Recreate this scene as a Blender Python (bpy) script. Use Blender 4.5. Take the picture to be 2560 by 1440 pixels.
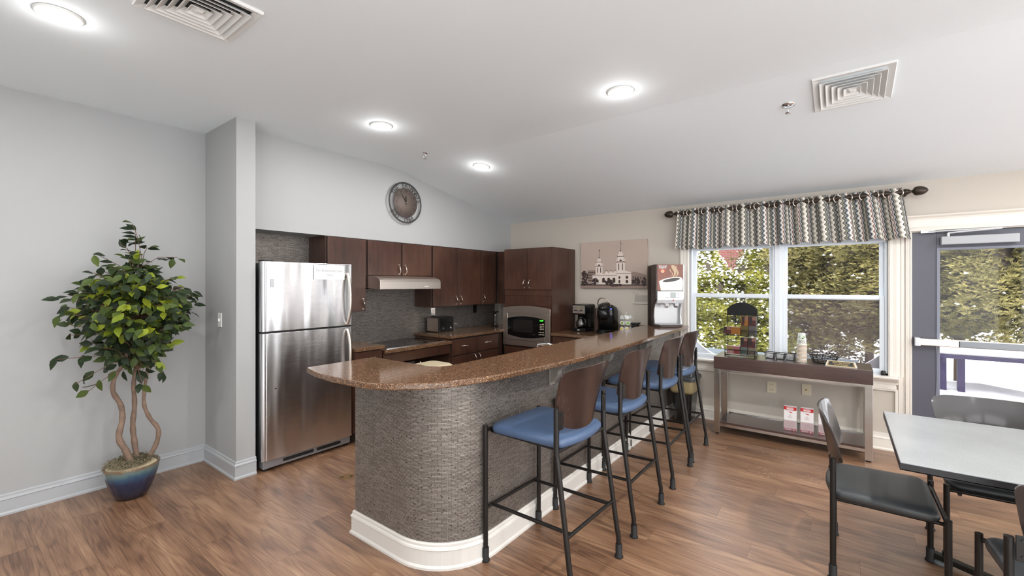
import bpy, math, random
from mathutils import Vector, Matrix
random.seed(7)
PI = math.pi
sin, cos, R = math.sin, math.cos, math.radians
SC = bpy.context.scene
COL = SC.collection
for o in list(bpy.data.objects): bpy.data.objects.remove(o)

# ------------------------------------------------------------------ camera
FPX = 1091.0
cam_d = bpy.data.cameras.new('camera'); cam = bpy.data.objects.new('camera', cam_d); COL.objects.link(cam)
YAW = math.atan2(824.0, FPX)
cam.location = (0, 0, 1.5)
cam.rotation_euler = (PI/2, 0, YAW - PI/2)
cam_d.sensor_width = 36; cam_d.lens = FPX/2560*36
cam_d.shift_y = -9.0/2560
cam_d.clip_start = .05; cam_d.clip_end = 200
SC.camera = cam

# ------------------------------------------------------------------ world, exposure
w = bpy.data.worlds.new('sky'); SC.world = w; w.use_nodes = True
bg = w.node_tree.nodes['Background']
bg.inputs[0].default_value = (.97, .98, 1.0, 1); bg.inputs[1].default_value = 3.1
SC.view_settings.view_transform = 'Standard'; SC.view_settings.look = 'None'
SC.view_settings.exposure = 0.60; SC.view_settings.gamma = 1; SC.view_settings.use_curve_mapping = False
LAMP_W = 7.5
def area(name, loc, rot, sx, sy, energy, color=(1, 1, 1), shape='RECTANGLE', portal=False):
    d = bpy.data.lights.new(name, 'AREA'); d.shape = shape; d.size = sx; d.size_y = sy; d.energy = energy; d.color = color
    o = bpy.data.objects.new(name, d); COL.objects.link(o); o.location = loc; o.rotation_euler = rot
    if portal: d.cycles.is_portal = True
    return o
bounce_sun_d = bpy.data.lights.new('sun', 'SUN'); bounce_sun_d.energy = 4.5; bounce_sun_d.angle = R(4); bounce_sun_d.color = (1, .97, .92)  # added for light bounced off snow and floor up to the ceiling
sun = bpy.data.objects.new('sun', bounce_sun_d); COL.objects.link(sun); sun.rotation_euler = Vector((.52, .62, -.58)).to_track_quat('-Z', 'Y').to_euler()
# portals only guide the sampling of the sky through the real openings
area('portal_window', (5.42, .53, 1.3), (0, R(90), 0), 1.25, 1.75, 0, portal=True)
area('portal_door', (5.42, -.96, 1.0), (0, R(90), 0), 1.9, .9, 0, portal=True)

# ------------------------------------------------------------------ materials
def lin(c):
    c = c/255.0
    return c/12.92 if c <= .04045 else ((c+.055)/1.055)**2.4
def rgb(r, g, b): return (lin(r), lin(g), lin(b), 1)
MATS = {}
def mat(name, col, rough=.5, metal=0, bump=0, bscale=60, spec=.5, coat=0, var=0, vscale=5, emis=None, estr=0, trans=0, alpha=1, aniso=0):
    if name in MATS: return MATS[name]
    m = bpy.data.materials.new(name); m.use_nodes = True; nt = m.node_tree; b = nt.nodes['Principled BSDF']
    b.inputs['Base Color'].default_value = rgb(*col); b.inputs['Roughness'].default_value = rough
    b.inputs['Metallic'].default_value = metal; b.inputs['Specular IOR Level'].default_value = spec
    b.inputs['Coat Weight'].default_value = coat; b.inputs['Coat Roughness'].default_value = .08
    b.inputs['Transmission Weight'].default_value = trans; b.inputs['Alpha'].default_value = alpha
    if aniso: b.inputs['Anisotropic'].default_value = aniso
    if emis: b.inputs['Emission Color'].default_value = rgb(*emis); b.inputs['Emission Strength'].default_value = estr
    tc = nt.nodes.new('ShaderNodeTexCoord')
    if bump:
        n = nt.nodes.new('ShaderNodeTexNoise'); n.inputs['Scale'].default_value = bscale; n.inputs['Detail'].default_value = 3
        bp = nt.nodes.new('ShaderNodeBump'); bp.inputs['Strength'].default_value = bump; bp.inputs['Distance'].default_value = .002
        nt.links.new(tc.outputs['Object'], n.inputs['Vector']); nt.links.new(n.outputs[0], bp.inputs['Height']); nt.links.new(bp.outputs[0], b.inputs['Normal'])
    if var:
        n = nt.nodes.new('ShaderNodeTexNoise'); n.inputs['Scale'].default_value = vscale; n.inputs['Detail'].default_value = 5
        mx = nt.nodes.new('ShaderNodeMix'); mx.data_type = 'RGBA'
        mx.inputs['A'].default_value = rgb(*[max(0, c*(1-var)) for c in col]); mx.inputs['B'].default_value = rgb(*[min(255, c*(1+var)) for c in col])
        nt.links.new(tc.outputs['Object'], n.inputs['Vector']); nt.links.new(n.outputs[0], mx.inputs['Factor']); nt.links.new(mx.outputs['Result'], b.inputs['Base Color'])
    MATS[name] = m
    return m
def N(nt, t, **kw):
    n = nt.nodes.new(t)
    for k, v in kw.items():
        if k in n.inputs: n.inputs[k].default_value = v
        else: setattr(n, k, v)
    return n
def ramp(nt, stops, interp='LINEAR'):
    r = nt.nodes.new('ShaderNodeValToRGB'); r.color_ramp.interpolation = interp; e = r.color_ramp.elements
    while len(e) > 1: e.remove(e[-1])
    e[0].position = stops[0][0]; e[0].color = rgb(*stops[0][1])
    for p, c in stops[1:]:
        k = e.new(p); k.color = rgb(*c)
    return r
def bare(name):
    m = bpy.data.materials.new(name); m.use_nodes = True; nt = m.node_tree
    MATS[name] = m
    return m, nt, nt.nodes['Principled BSDF'], nt.links

def math_node(nt, op, a=None, b=None):
    n = nt.nodes.new('ShaderNodeMath'); n.operation = op
    for i, v in enumerate((a, b)):
        if v is None: continue
        if isinstance(v, (int, float)): n.inputs[i].default_value = v
        else: nt.links.new(v, n.inputs[i])
    return n.outputs[0]

M_GREY = mat('grey_paint', (170, 171, 171), .55, bump=.12, bscale=180)
M_BEIGE = mat('beige_paint', (194, 186, 175), .55, bump=.12, bscale=180)
M_CEIL = mat('ceiling_paint', (237, 243, 247), .8, bump=.1, bscale=150)
M_TRIMG = mat('grey_gloss_trim', (176, 179, 182), .3)
M_TRIMW = mat('white_gloss_trim', (226, 220, 211), .3)
M_WIN = mat('white_vinyl', (226, 232, 238), .35)
M_BLACKM = mat('black_metal', (44, 42, 41), .35, metal=.6)
M_BRONZE = mat('bronze_metal', (62, 53, 46), .4, metal=.6, var=.2, vscale=40)
M_CHROME = mat('chrome', (225, 225, 226), .12, metal=1)
M_NICKEL = mat('nickel', (206, 196, 186), .22, metal=1)
M_BLACKP = mat('black_plastic', (20, 20, 21), .22)
M_BLACKR = mat('black_rubber', (24, 24, 25), .6)
M_WHITE = mat('white_plastic', (235, 235, 232), .35)
M_PAPER = mat('white_paper', (240, 240, 240), .7)
M_INK = mat('grey_ink', (130, 132, 136), .7)
M_GOLD = mat('gold_print', (214, 186, 122), .4)
M_RED = mat('red_print', (188, 40, 46), .5)
M_ALMOND = mat('almond_plastic', (226, 216, 190), .4)
M_DOOR = mat('slate_door_paint', (84, 84, 95), .42)
M_SNOW = mat('snow', (236, 238, 243), .9, bump=.4, bscale=8)
M_BLUE = mat('blue_vinyl', (70, 91, 122), .42, bump=.25, bscale=500, coat=.1)
M_CHARV = mat('charcoal_vinyl', (54, 57, 59), .4, bump=.25, bscale=500, coat=.1)
M_STEELD = mat('dark_appliance_side', (46, 46, 48), .45, bump=.2, bscale=400)

def wood(name, c1, c2, c3, rough=.35, axis='Z', scale=6, coat=0):
    m, nt, b, L = bare(name)
    tc = N(nt, 'ShaderNodeTexCoord'); mp = N(nt, 'ShaderNodeMapping')
    s = {'X': (1.2, 12, 12), 'Y': (12, 1.2, 12), 'Z': (12, 12, 1.2)}[axis]
    mp.inputs['Scale'].default_value = s
    n = N(nt, 'ShaderNodeTexNoise', Scale=scale, Detail=6, Roughness=.6)
    n2 = N(nt, 'ShaderNodeTexNoise', Scale=2.2, Detail=3)
    L.new(tc.outputs['Object'], mp.inputs[0]); L.new(mp.outputs[0], n.inputs['Vector']); L.new(tc.outputs['Object'], n2.inputs['Vector'])
    f = math_node(nt, 'ADD', math_node(nt, 'MULTIPLY', n.outputs[0], .45), math_node(nt, 'MULTIPLY', n2.outputs[0], .6))
    r = ramp(nt, [(.3, c1), (.52, c2), (.75, c3)])
    L.new(f, r.inputs[0]); L.new(r.outputs[0], b.inputs['Base Color'])
    b.inputs['Roughness'].default_value = rough; b.inputs['Coat Weight'].default_value = coat
    b.inputs['Coat Roughness'].default_value = .15
    return m
M_CAB = wood('dark_stained_maple', (48, 30, 23), (71, 46, 36), (92, 64, 50), .3, 'Z', 3)
M_CABIN = mat('cabinet_shadow_gap', (30, 19, 15), .6)
M_WALNUT = wood('walnut_plywood', (32, 22, 19), (48, 34, 30), (66, 49, 43), .2, 'Z', 8, coat=.3)
M_CONS = wood('dark_laminate', (52, 36, 33), (68, 48, 44), (84, 62, 57), .3, 'Y', 5, coat=.9)
M_TTOP = wood('grey_laminate', (132, 135, 138), (146, 149, 151), (160, 163, 165), .25, 'X', 40)

# granite
def granite():
    m, nt, b, L = bare('brown_granite')
    tc = N(nt, 'ShaderNodeTexCoord')
    v = N(nt, 'ShaderNodeTexVoronoi', Scale=310); n = N(nt, 'ShaderNodeTexNoise', Scale=420, Detail=4); n2 = N(nt, 'ShaderNodeTexNoise', Scale=35, Detail=3)
    for x in (v, n, n2): L.new(tc.outputs['Object'], x.inputs['Vector'])
    sp = N(nt, 'ShaderNodeSeparateColor'); L.new(v.outputs['Color'], sp.inputs[0])
    f = math_node(nt, 'ADD', math_node(nt, 'MULTIPLY', sp.outputs[0], .5), math_node(nt, 'MULTIPLY', n.outputs[0], .35))
    f = math_node(nt, 'ADD', f, math_node(nt, 'MULTIPLY', n2.outputs[0], .15))
    r = ramp(nt, [(.18, (42, 30, 22)), (.38, (80, 56, 40)), (.55, (108, 79, 57)), (.68, (128, 97, 72)), (.8, (190, 160, 130))])
    L.new(f, r.inputs[0]); L.new(r.outputs[0], b.inputs['Base Color'])
    b.inputs['Roughness'].default_value = .1; b.inputs['Specular IOR Level'].default_value = .7
    return m
M_GRAN = granite()

# textured wallcovering : thin dark horizontal threads on silver taupe; uses uv (metres)
def wallcover():
    m, nt, b, L = bare('threaded_wallcovering')
    uv = N(nt, 'ShaderNodeUVMap'); 
    nz = N(nt, 'ShaderNodeTexNoise', Scale=9, Detail=2); L.new(uv.outputs[0], nz.inputs['Vector'])
    br = N(nt, 'ShaderNodeTexBrick'); br.offset = .37; br.offset_frequency = 2; br.squash = .7; br.squash_frequency = 3
    for k, v in (('Scale', 1.0), ('Mortar Size', .0011), ('Mortar Smooth', .25), ('Brick Width', .052), ('Row Height', .0068)): br.inputs[k].default_value = v
    br.inputs['Color1'].default_value = rgb(160, 153, 146); br.inputs['Color2'].default_value = rgb(128, 121, 115); br.inputs['Mortar'].default_value = rgb(62, 54, 50)
    L.new(uv.outputs[0], br.inputs['Vector'])
    vo = N(nt, 'ShaderNodeTexVoronoi', Scale=1); mp = N(nt, 'ShaderNodeMapping'); mp.inputs['Scale'].default_value = (34, 73.5, 1)
    L.new(uv.outputs[0], mp.inputs[0]); L.new(mp.outputs[0], vo.inputs['Vector'])
    dot = ramp(nt, [(0, (40, 34, 31)), (.14, (46, 40, 36)), (.2, (255, 255, 255))]); L.new(vo.outputs['Distance'], dot.inputs[0])
    mx = N(nt, 'ShaderNodeMix', data_type='RGBA', blend_type='MULTIPLY'); mx.inputs['Factor'].default_value = .85
    L.new(br.outputs['Color'], mx.inputs['A']); L.new(dot.outputs[0], mx.inputs['B'])
    L.new(mx.outputs['Result'], b.inputs['Base Color'])
    bp = N(nt, 'ShaderNodeBump'); bp.inputs['Strength'].default_value = .5; bp.inputs['Distance'].default_value = .001; bp.invert = True
    L.new(br.outputs['Fac'], bp.inputs['Height']); L.new(bp.outputs[0], b.inputs['Normal'])
    b.inputs['Metallic'].default_value = .45; b.inputs['Roughness'].default_value = .42
    return m
M_WALLC = wallcover()

# brushed stainless with the slight waviness of sheet steel
def stainless(name, wav=.0, col=(196, 197, 199), rough=.2):
    m, nt, b, L = bare(name)
    b.inputs['Metallic'].default_value = 1; b.inputs['Base Color'].default_value = rgb(*col); b.inputs['Roughness'].default_value = rough
    tc = N(nt, 'ShaderNodeTexCoord')
    mp = N(nt, 'ShaderNodeMapping'); mp.inputs['Scale'].default_value = (5, 5, 900)
    n = N(nt, 'ShaderNodeTexNoise', Scale=1, Detail=2); L.new(tc.outputs['Object'], mp.inputs[0]); L.new(mp.outputs[0], n.inputs['Vector'])
    bp = N(nt, 'ShaderNodeBump'); bp.inputs['Strength'].default_value = .22; bp.inputs['Distance'].default_value = .001
    L.new(n.outputs[0], bp.inputs['Height'])
    if wav:
        mp2 = N(nt, 'ShaderNodeMapping'); mp2.inputs['Scale'].default_value = (6, 6, .9)
        n2 = N(nt, 'ShaderNodeTexNoise', Scale=1, Detail=1.5); L.new(tc.outputs['Object'], mp2.inputs[0]); L.new(mp2.outputs[0], n2.inputs['Vector'])
        bp2 = N(nt, 'ShaderNodeBump'); bp2.inputs['Strength'].default_value = 1; bp2.inputs['Distance'].default_value = wav
        L.new(n2.outputs[0], bp2.inputs['Height']); L.new(bp2.outputs[0], bp.inputs['Normal'])
    L.new(bp.outputs[0], b.inputs['Normal'])
    return m
M_STEELW = stainless('wavy_stainless', .03, (214, 215, 218), .24)
M_STEEL = stainless('brushed_stainless', 0, (222, 212, 202), .33)

# floor plank wood; every plank gets its own offset from its object
def plank():
    m, nt, b, L = bare('plank_wood')
    tc = N(nt, 'ShaderNodeTexCoord'); oi = N(nt, 'ShaderNodeObjectInfo')
    off = N(nt, 'ShaderNodeCombineXYZ'); L.new(math_node(nt, 'MULTIPLY', oi.outputs['Random'], 47.0), off.inputs[0]); L.new(math_node(nt, 'MULTIPLY', oi.outputs['Random'], 91.0), off.inputs[1])
    va = N(nt, 'ShaderNodeVectorMath', operation='ADD'); L.new(tc.outputs['Object'], va.inputs[0]); L.new(off.outputs[0], va.inputs[1])
    # cathedral figure : low-frequency field sliced into bands
    mp = N(nt, 'ShaderNodeMapping'); mp.inputs['Scale'].default_value = (7.5, .8, 1); L.new(va.outputs[0], mp.inputs[0])
    n = N(nt, 'ShaderNodeTexNoise', Scale=1, Detail=2.5, Roughness=.45); L.new(mp.outputs[0], n.inputs['Vector'])
    band = math_node(nt, 'SINE', math_node(nt, 'MULTIPLY', n.outputs[0], 70.0))
    band = math_node(nt, 'ADD', math_node(nt, 'MULTIPLY', band, .5), .5)
    mp2 = N(nt, 'ShaderNodeMapping'); mp2.inputs['Scale'].default_value = (150, 4, 1); L.new(va.outputs[0], mp2.inputs[0])
    n2 = N(nt, 'ShaderNodeTexNoise', Scale=1, Detail=5, Roughness=.6); L.new(mp2.outputs[0], n2.inputs['Vector'])
    mp3 = N(nt, 'ShaderNodeMapping'); mp3.inputs['Scale'].default_value = (9, 1.6, 1); L.new(va.outputs[0], mp3.inputs[0])
    n3 = N(nt, 'ShaderNodeTexNoise', Scale=1, Detail=2); L.new(mp3.outputs[0], n3.inputs['Vector'])
    f = math_node(nt, 'ADD', math_node(nt, 'MULTIPLY', math_node(nt, 'POWER', band, 2.2), -.085), math_node(nt, 'MULTIPLY', n2.outputs[0], .50))
    f = math_node(nt, 'ADD', f, math_node(nt, 'MULTIPLY', n3.outputs[0], .5))
    f = math_node(nt, 'ADD', f, math_node(nt, 'MULTIPLY', math_node(nt, 'SUBTRACT', oi.outputs['Random'], .5), .07))
    r = ramp(nt, [(.3, (92, 64, 47)), (.44, (128, 94, 70)), (.56, (150, 115, 88)), (.7, (176, 142, 112))])
    L.new(f, r.inputs[0]); L.new(r.outputs[0], b.inputs['Base Color'])
    b.inputs['Roughness'].default_value = .36; b.inputs['Specular IOR Level'].default_value = .9
    bp = N(nt, 'ShaderNodeBump'); bp.inputs['Strength'].default_value = .12; bp.inputs['Distance'].default_value = .0008
    L.new(n2.outputs[0], bp.inputs['Height']); L.new(bp.outputs[0], b.inputs['Normal'])
    return m
M_PLANK = plank()

def glass(name, tint=(1, 1, 1, 1), refl=.07, haze=0, hz=(150, 145, 145)):
    m = bpy.data.materials.new(name); m.use_nodes = True; nt = m.node_tree; L = nt.links; nt.nodes.clear()
    out = N(nt, 'ShaderNodeOutputMaterial'); t = N(nt, 'ShaderNodeBsdfTransparent'); t.inputs[0].default_value = tint
    g = N(nt, 'ShaderNodeBsdfGlossy'); g.inputs['Roughness'].default_value = .02
    mx = N(nt, 'ShaderNodeMixShader'); mx.inputs[0].default_value = refl
    L.new(t.outputs[0], mx.inputs[1]); L.new(g.outputs[0], mx.inputs[2]); last = mx
    if haze:
        d = N(nt, 'ShaderNodeBsdfDiffuse'); d.inputs[0].default_value = rgb(*hz)
        m2 = N(nt, 'ShaderNodeMixShader'); m2.inputs[0].default_value = haze
        L.new(mx.outputs[0], m2.inputs[1]); L.new(d.outputs[0], m2.inputs[2]); last = m2
    L.new(last.outputs[0], out.inputs[0]); MATS[name] = m
    return m
M_PANE = glass('window_glass', refl=.012)
M_SCREEN = glass('insect_screen', refl=0, haze=.3, hz=(118, 106, 108))
M_CLEAR = glass('clear_acrylic', (.96, .97, .97, 1), .12, .04, (220, 222, 225))
M_CARAFE = glass('carafe_glass', (.5, .45, .42, 1), .18)

# zigzag-striped valance fabric, uv in metres
def fabric():
    m, nt, b, L = bare('wavy_stripe_fabric')
    uv = N(nt, 'ShaderNodeUVMap'); sp = N(nt, 'ShaderNodeSeparateXYZ'); L.new(uv.outputs[0], sp.inputs[0])
    s = math_node(nt, 'SINE', math_node(nt, 'MULTIPLY', sp.outputs[1], 2*PI/.046))
    amp = math_node(nt, 'ADD', .0068, math_node(nt, 'MULTIPLY', math_node(nt, 'SINE', math_node(nt, 'MULTIPLY', sp.outputs[0], 2*PI/.118)), .002))
    u = math_node(nt, 'ADD', sp.outputs[0], math_node(nt, 'MULTIPLY', s, amp))
    f = math_node(nt, 'FRACT', math_node(nt, 'DIVIDE', u, .118))
    st = [(232, 226, 216), (40, 37, 42), (140, 138, 124), (122, 122, 114), (38, 38, 62), (152, 162, 166), (230, 224, 214), (138, 84, 70), (162, 170, 172), (44, 42, 44), (126, 124, 114), (200, 194, 182)]
    wd = [0, .12, .17, .25, .33, .39, .47, .58, .64, .72, .78, .9]
    r = ramp(nt, list(zip(wd, st)), 'CONSTANT'); L.new(f, r.inputs[0]); L.new(r.outputs[0], b.inputs['Base Color'])
    b.inputs['Roughness'].default_value = .85
    return m
M_FAB = fabric()

# brick of the neighbouring house (too far to part single bricks)
def brickm():
    m, nt, b, L = bare('far_brick')
    uv = N(nt, 'ShaderNodeUVMap'); br = N(nt, 'ShaderNodeTexBrick'); L.new(uv.outputs[0], br.inputs['Vector'])
    for k, v in (('Scale', 1.0), ('Mortar Size', .007), ('Brick Width', .17), ('Row Height', .055)): br.inputs[k].default_value = v
    br.inputs['Color1'].default_value = rgb(104, 54, 48); br.inputs['Color2'].default_value = rgb(84, 42, 40); br.inputs['Mortar'].default_value = rgb(104, 86, 82)
    L.new(br.outputs['Color'], b.inputs['Base Color']); b.inputs['Roughness'].default_value = .9
    return m
M_BRICK = brickm()

# ------------------------------------------------------------------ mesh builder
class MB:
    def __init__(s): s.v = []; s.f = []; s.sm = []; s.uv = None; s.mi = []; s.cur = 0
    def add(s, vs, fs, smooth=False):
        b = len(s.v); s.v += [tuple(p) for p in vs]
        for f in fs: s.f.append(tuple(b+i for i in f)); s.sm.append(smooth); s.mi.append(s.cur)
        return s
    def box(s, x0, x1, y0, y1, z0, z1):
        if x0 > x1: x0, x1 = x1, x0
        if y0 > y1: y0, y1 = y1, y0
        if z0 > z1: z0, z1 = z1, z0
        return s.add([(x0,y0,z0),(x1,y0,z0),(x1,y1,z0),(x0,y1,z0),(x0,y0,z1),(x1,y0,z1),(x1,y1,z1),(x0,y1,z1)],
              [(0,3,2,1),(4,5,6,7),(0,1,5,4),(1,2,6,5),(2,3,7,6),(3,0,4,7)])
    def obox(s, M, hx, hy, hz):
        c = [(-1,-1,-1),(1,-1,-1),(1,1,-1),(-1,1,-1),(-1,-1,1),(1,-1,1),(1,1,1),(-1,1,1)]
        return s.add([tuple(M @ Vector((a*hx, b*hy, d*hz))) for a, b, d in c], [(0,3,2,1),(4,5,6,7),(0,1,5,4),(1,2,6,5),(2,3,7,6),(3,0,4,7)])
    def prism(s, poly, axis, a, b, smooth=False):
        def P(p, t):
            return {'x': (t, p[0], p[1]), 'y': (p[0], t, p[1]), 'z': (p[0], p[1], t)}[axis]
        n = len(poly); vs = [P(p, a) for p in poly]+[P(p, b) for p in poly]
        return s.add(vs, [tuple(range(n))[::-1], tuple(range(n, 2*n))]+[(i, (i+1) % n, n+(i+1) % n, n+i) for i in range(n)], smooth)
    def tube(s, pts, r, n=10, caps=True, rs=None):
        pts = [Vector(p) for p in pts]; rings = []; up = None
        for i, p in enumerate(pts):
            if i == 0: t = pts[1]-p
            elif i == len(pts)-1: t = p-pts[i-1]
            else: t = (pts[i+1]-p).normalized()+(p-pts[i-1]).normalized()
            t.normalize()
            if up is None:
                up = Vector((0, 0, 1)) if abs(t.z) < .9 else Vector((1, 0, 0))
            a = (up-t*up.dot(t)).normalized(); b = t.cross(a); up = a
            rr = rs[i] if rs else r
            if 0 < i < len(pts)-1:
                ang = (pts[i+1]-p).angle(p-pts[i-1], 0); rr = rr/max(.6, cos(ang/2))
            rings.append([p+(a*cos(2*PI*k/n)+b*sin(2*PI*k/n))*rr for k in range(n)])
        vs = [v for ring in rings for v in ring]; fs = []
        for i in range(len(rings)-1):
            for k in range(n): fs.append((i*n+k, i*n+(k+1) % n, (i+1)*n+(k+1) % n, (i+1)*n+k))
        s.add(vs, fs, True)
        if caps: s.add(rings[0], [tuple(range(n))[::-1]]); s.add(rings[-1], [tuple(range(n))])
        return s
    def lathe(s, prof, c=(0, 0, 0), n=24, axis='z', closed=False, sx=1, sy=1):
        vs = []
        for r, z in prof:
            for k in range(n):
                a = 2*PI*k/n; x, y = r*cos(a)*sx, r*sin(a)*sy
                p = {'z': (x, y, z), 'y': (x, z, y), 'x': (z, x, y)}[axis]
                vs.append((c[0]+p[0], c[1]+p[1], c[2]+p[2]))
        fs = []
        m = len(prof)
        for i in range(m-1 if not closed else m):
            j = (i+1) % m
            for k in range(n): fs.append((i*n+k, i*n+(k+1) % n, j*n+(k+1) % n, j*n+k))
        s.add(vs, fs, True)
        if not closed:
            b = len(s.v)-m*n
            if prof[0][0] > 1e-5: s.f.append(tuple(b+k for k in range(n))[::-1]); s.sm.append(False); s.mi.append(s.cur)
            if prof[-1][0] > 1e-5: s.f.append(tuple(b+(m-1)*n+k for k in range(n))); s.sm.append(False); s.mi.append(s.cur)
        return s
    def torus(s, c, R_, r, axis='z', n=24, k=8, sq=1):
        prof = [(R_+r*cos(2*PI*i/k), r*sq*sin(2*PI*i/k)) for i in range(k)]
        return s.lathe(prof, c, n, axis, closed=True)
    def sweep(s, path, prof, z=0, closed=False):
        P = [Vector(p) for p in path]; n = len(P); rows = []
        for i, p in enumerate(P):
            d0 = (P[i]-P[i-1]).normalized() if (i > 0 or closed) else None
            d1 = (P[(i+1) % n]-P[i]).normalized() if (i < n-1 or closed) else None
            if d0 is None: d0 = d1
            if d1 is None: d1 = d0
            n0 = Vector((-d0.y, d0.x)); n1 = Vector((-d1.y, d1.x)); m = (n0+n1)
            m = m/max(.3, m.dot(n0))
            rows.append([(p.x+m.x*o, p.y+m.y*o, z+h) for o, h in prof])
        k = len(prof); vs = [v for r_ in rows for v in r_]; fs = []
        for i in range(n-1 if not closed else n):
            j = (i+1) % n
            for q in range(k): fs.append((i*k+q, i*k+(q+1) % k, j*k+(q+1) % k, j*k+q))
        if not closed: fs += [tuple(range(k)), tuple(range((n-1)*k, n*k))[::-1]]
        return s.add(vs, fs)
    def pad(s, outline, layers, smooth=True):
        """outline: function(inset)->list of (x,y); layers: [(inset,z)...] bottom to top"""
        rings = [[(x, y, z) for x, y in outline(i)] for i, z in layers]; n = len(rings[0])
        vs = [v for r_ in rings for v in r_]; fs = [(i*n+k, i*n+(k+1) % n, (i+1)*n+(k+1) % n, (i+1)*n+k) for i in range(len(rings)-1) for k in range(n)]
        fs += [tuple(range(n))[::-1], tuple(range((len(rings)-1)*n, len(rings)*n))]
        return s.add(vs, fs, smooth)

XF = {}
def link(o, parent=None):
    COL.objects.link(o)
    if parent is not None: o.parent = parent
    return o
def tag(o, label=None, cat=None, group=None, kind=None):
    if label: o['label'] = label
    if cat: o['category'] = cat
    if group: o['group'] = group
    if kind: o['kind'] = kind
    return o
def thing(name, label, cat, loc=(0, 0, 0), rz=0, group=None):
    o = bpy.data.objects.new(name, None); o.empty_display_size = .05; link(o)
    o.location = loc; o.rotation_euler = (0, 0, rz)
    XF[o.name] = Matrix.Translation(loc) @ Matrix.Rotation(rz, 4, 'Z')
    return tag(o, label, cat, group)
def part(name, mb, m, parent=None, bevel=0, local=False, uv=None, fix=True, label=None, kind=None, seg=2):
    """vertices are given in world space unless local=True"""
    me = bpy.data.meshes.new(name)
    vs = mb.v
    if parent is not None and not local and parent.name in XF:
        inv = XF[parent.name].inverted(); vs = [tuple(inv @ Vector(p)) for p in vs]
    me.from_pydata(vs, [], mb.f); me.polygons.foreach_set('use_smooth', mb.sm)
    ms = m if isinstance(m, (list, tuple)) else [m]
    for q in ms: me.materials.append(q)
    if len(ms) > 1: me.polygons.foreach_set('material_index', mb.mi)
    if uv is not None:
        L = me.uv_layers.new(name='UVMap')
        for lp in me.loops: L.data[lp.index].uv = uv[lp.vertex_index]
    if fix:
        import bmesh
        bm = bmesh.new(); bm.from_mesh(me); bmesh.ops.recalc_face_normals(bm, faces=bm.faces); bm.to_mesh(me); bm.free()
    me.update()
    o = bpy.data.objects.new(name, me); link(o, parent)
    if parent is not None and parent.name in XF: XF[o.name] = XF[parent.name]
    elif parent is None: XF[o.name] = Matrix.Identity(4)
    if bevel:
        b = o.modifiers.new('bevel', 'BEVEL'); b.width = bevel; b.segments = seg; b.limit_method = 'ANGLE'; b.angle_limit = R(50)
    if label: o['label'] = label
    if kind: o['kind'] = kind
    return o
def copy_tree(o, parent=None):
    c = o.copy(); COL.objects.link(c)
    if parent is not None: c.parent = parent
    for ch in [k for k in bpy.data.objects if k.parent == o]: copy_tree(ch, c)
    return c
def struct(name, mb, m, parent=None, **k):
    o = part(name, mb, m, parent, **k)
    if parent is None: o['kind'] = 'structure'
    return o
def box(*a): return MB().box(*a)

TXT = {}
def text_mb(mb, string, size, origin, right, up, depth=.0008, align='CENTER', spacing=1.0, bold=0):
    """flat lettering laid on a plane: origin = baseline centre"""
    key = (string, align, spacing, bold)
    if key not in TXT:
        cu = bpy.data.curves.new('t', 'FONT'); cu.body = string; cu.size = 1; cu.align_x = align; cu.space_character = spacing
        cu.resolution_u = 3; cu.offset = bold
        ob = bpy.data.objects.new('t', cu); COL.objects.link(ob)
        dg = bpy.context.evaluated_depsgraph_get(); dg.update()
        me = bpy.data.meshes.new_from_object(ob.evaluated_get(dg))
        TXT[key] = ([tuple(v.co) for v in me.vertices], [tuple(p.vertices) for p in me.polygons])
        bpy.data.objects.remove(ob); bpy.data.meshes.remove(me)
    vs, fs = TXT[key]
    r = Vector(right).normalized(); u = Vector(up).normalized(); n = r.cross(u); o = Vector(origin)+n*depth
    mb.add([tuple(o+r*(x*size)+u*(y*size)) for x, y, z in vs], fs)
    return mb

# ------------------------------------------------------------------ ROOM SHELL
XW = 5.2; CEIL = 2.79; FOLD = 3.1; EAVE = 2.405
floor = struct('floor', box(-3.2, 5.35, -5.2, 4.5, -.12, -.006), M_CABIN)
# planks: run along y; laid one by one where the photograph shows them
PW, PL = .178, 1.22
fx = (cos(YAW), sin(YAW)); rx = (sin(YAW), -cos(YAW))
def in_view(x, y):
    d = x*fx[0]+y*fx[1]; r = x*rx[0]+y*rx[1]
    return d > 1.75 and abs(r)/d < 1.32
SALT = [(4.579, .658), (4.47, .547), (4.606, .429), (4.416, .353), (4.103, .522), (4.34, .221), (4.057, .181), (3.962, .471), (4.115, .128)]
rest = MB(); pm = []
me0 = None
for i in range(int(8.4/PW)+1):
    x0 = -3.2+i*PW; off = (i*0.37 % 1)*PL
    off = ((i*7919) % 101)/101*PL
    y = -5.2-off
    while y < 4.35:
        ya, yb = max(y, -5.2), min(y+PL, 4.36); xb = min(x0+PW, 5.21)
        if yb-ya > .02 and xb-x0 > .02:
            vis = any(in_view(px, py) for px in (x0, xb) for py in (ya, (ya+yb)/2, yb)) and not (x0 > 2 and x0 < 4.5 and ya > 2.6 and yb < 4.3 and False)
            b = MB().box(x0+.0004, xb-.0004, ya+.0004, yb-.0004, -.006, 0)
            if vis and len(pm) < 295: pm.append(b)
            else: rest.box(x0+.0004, xb-.0004, ya+.0004, yb-.0004, -.006, 0)
        y += PL
for b in pm:
    part('plank', b, M_PLANK, floor, fix=False)
part('plank_field', rest, M_PLANK, floor, fix=False, kind='stuff')

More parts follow.
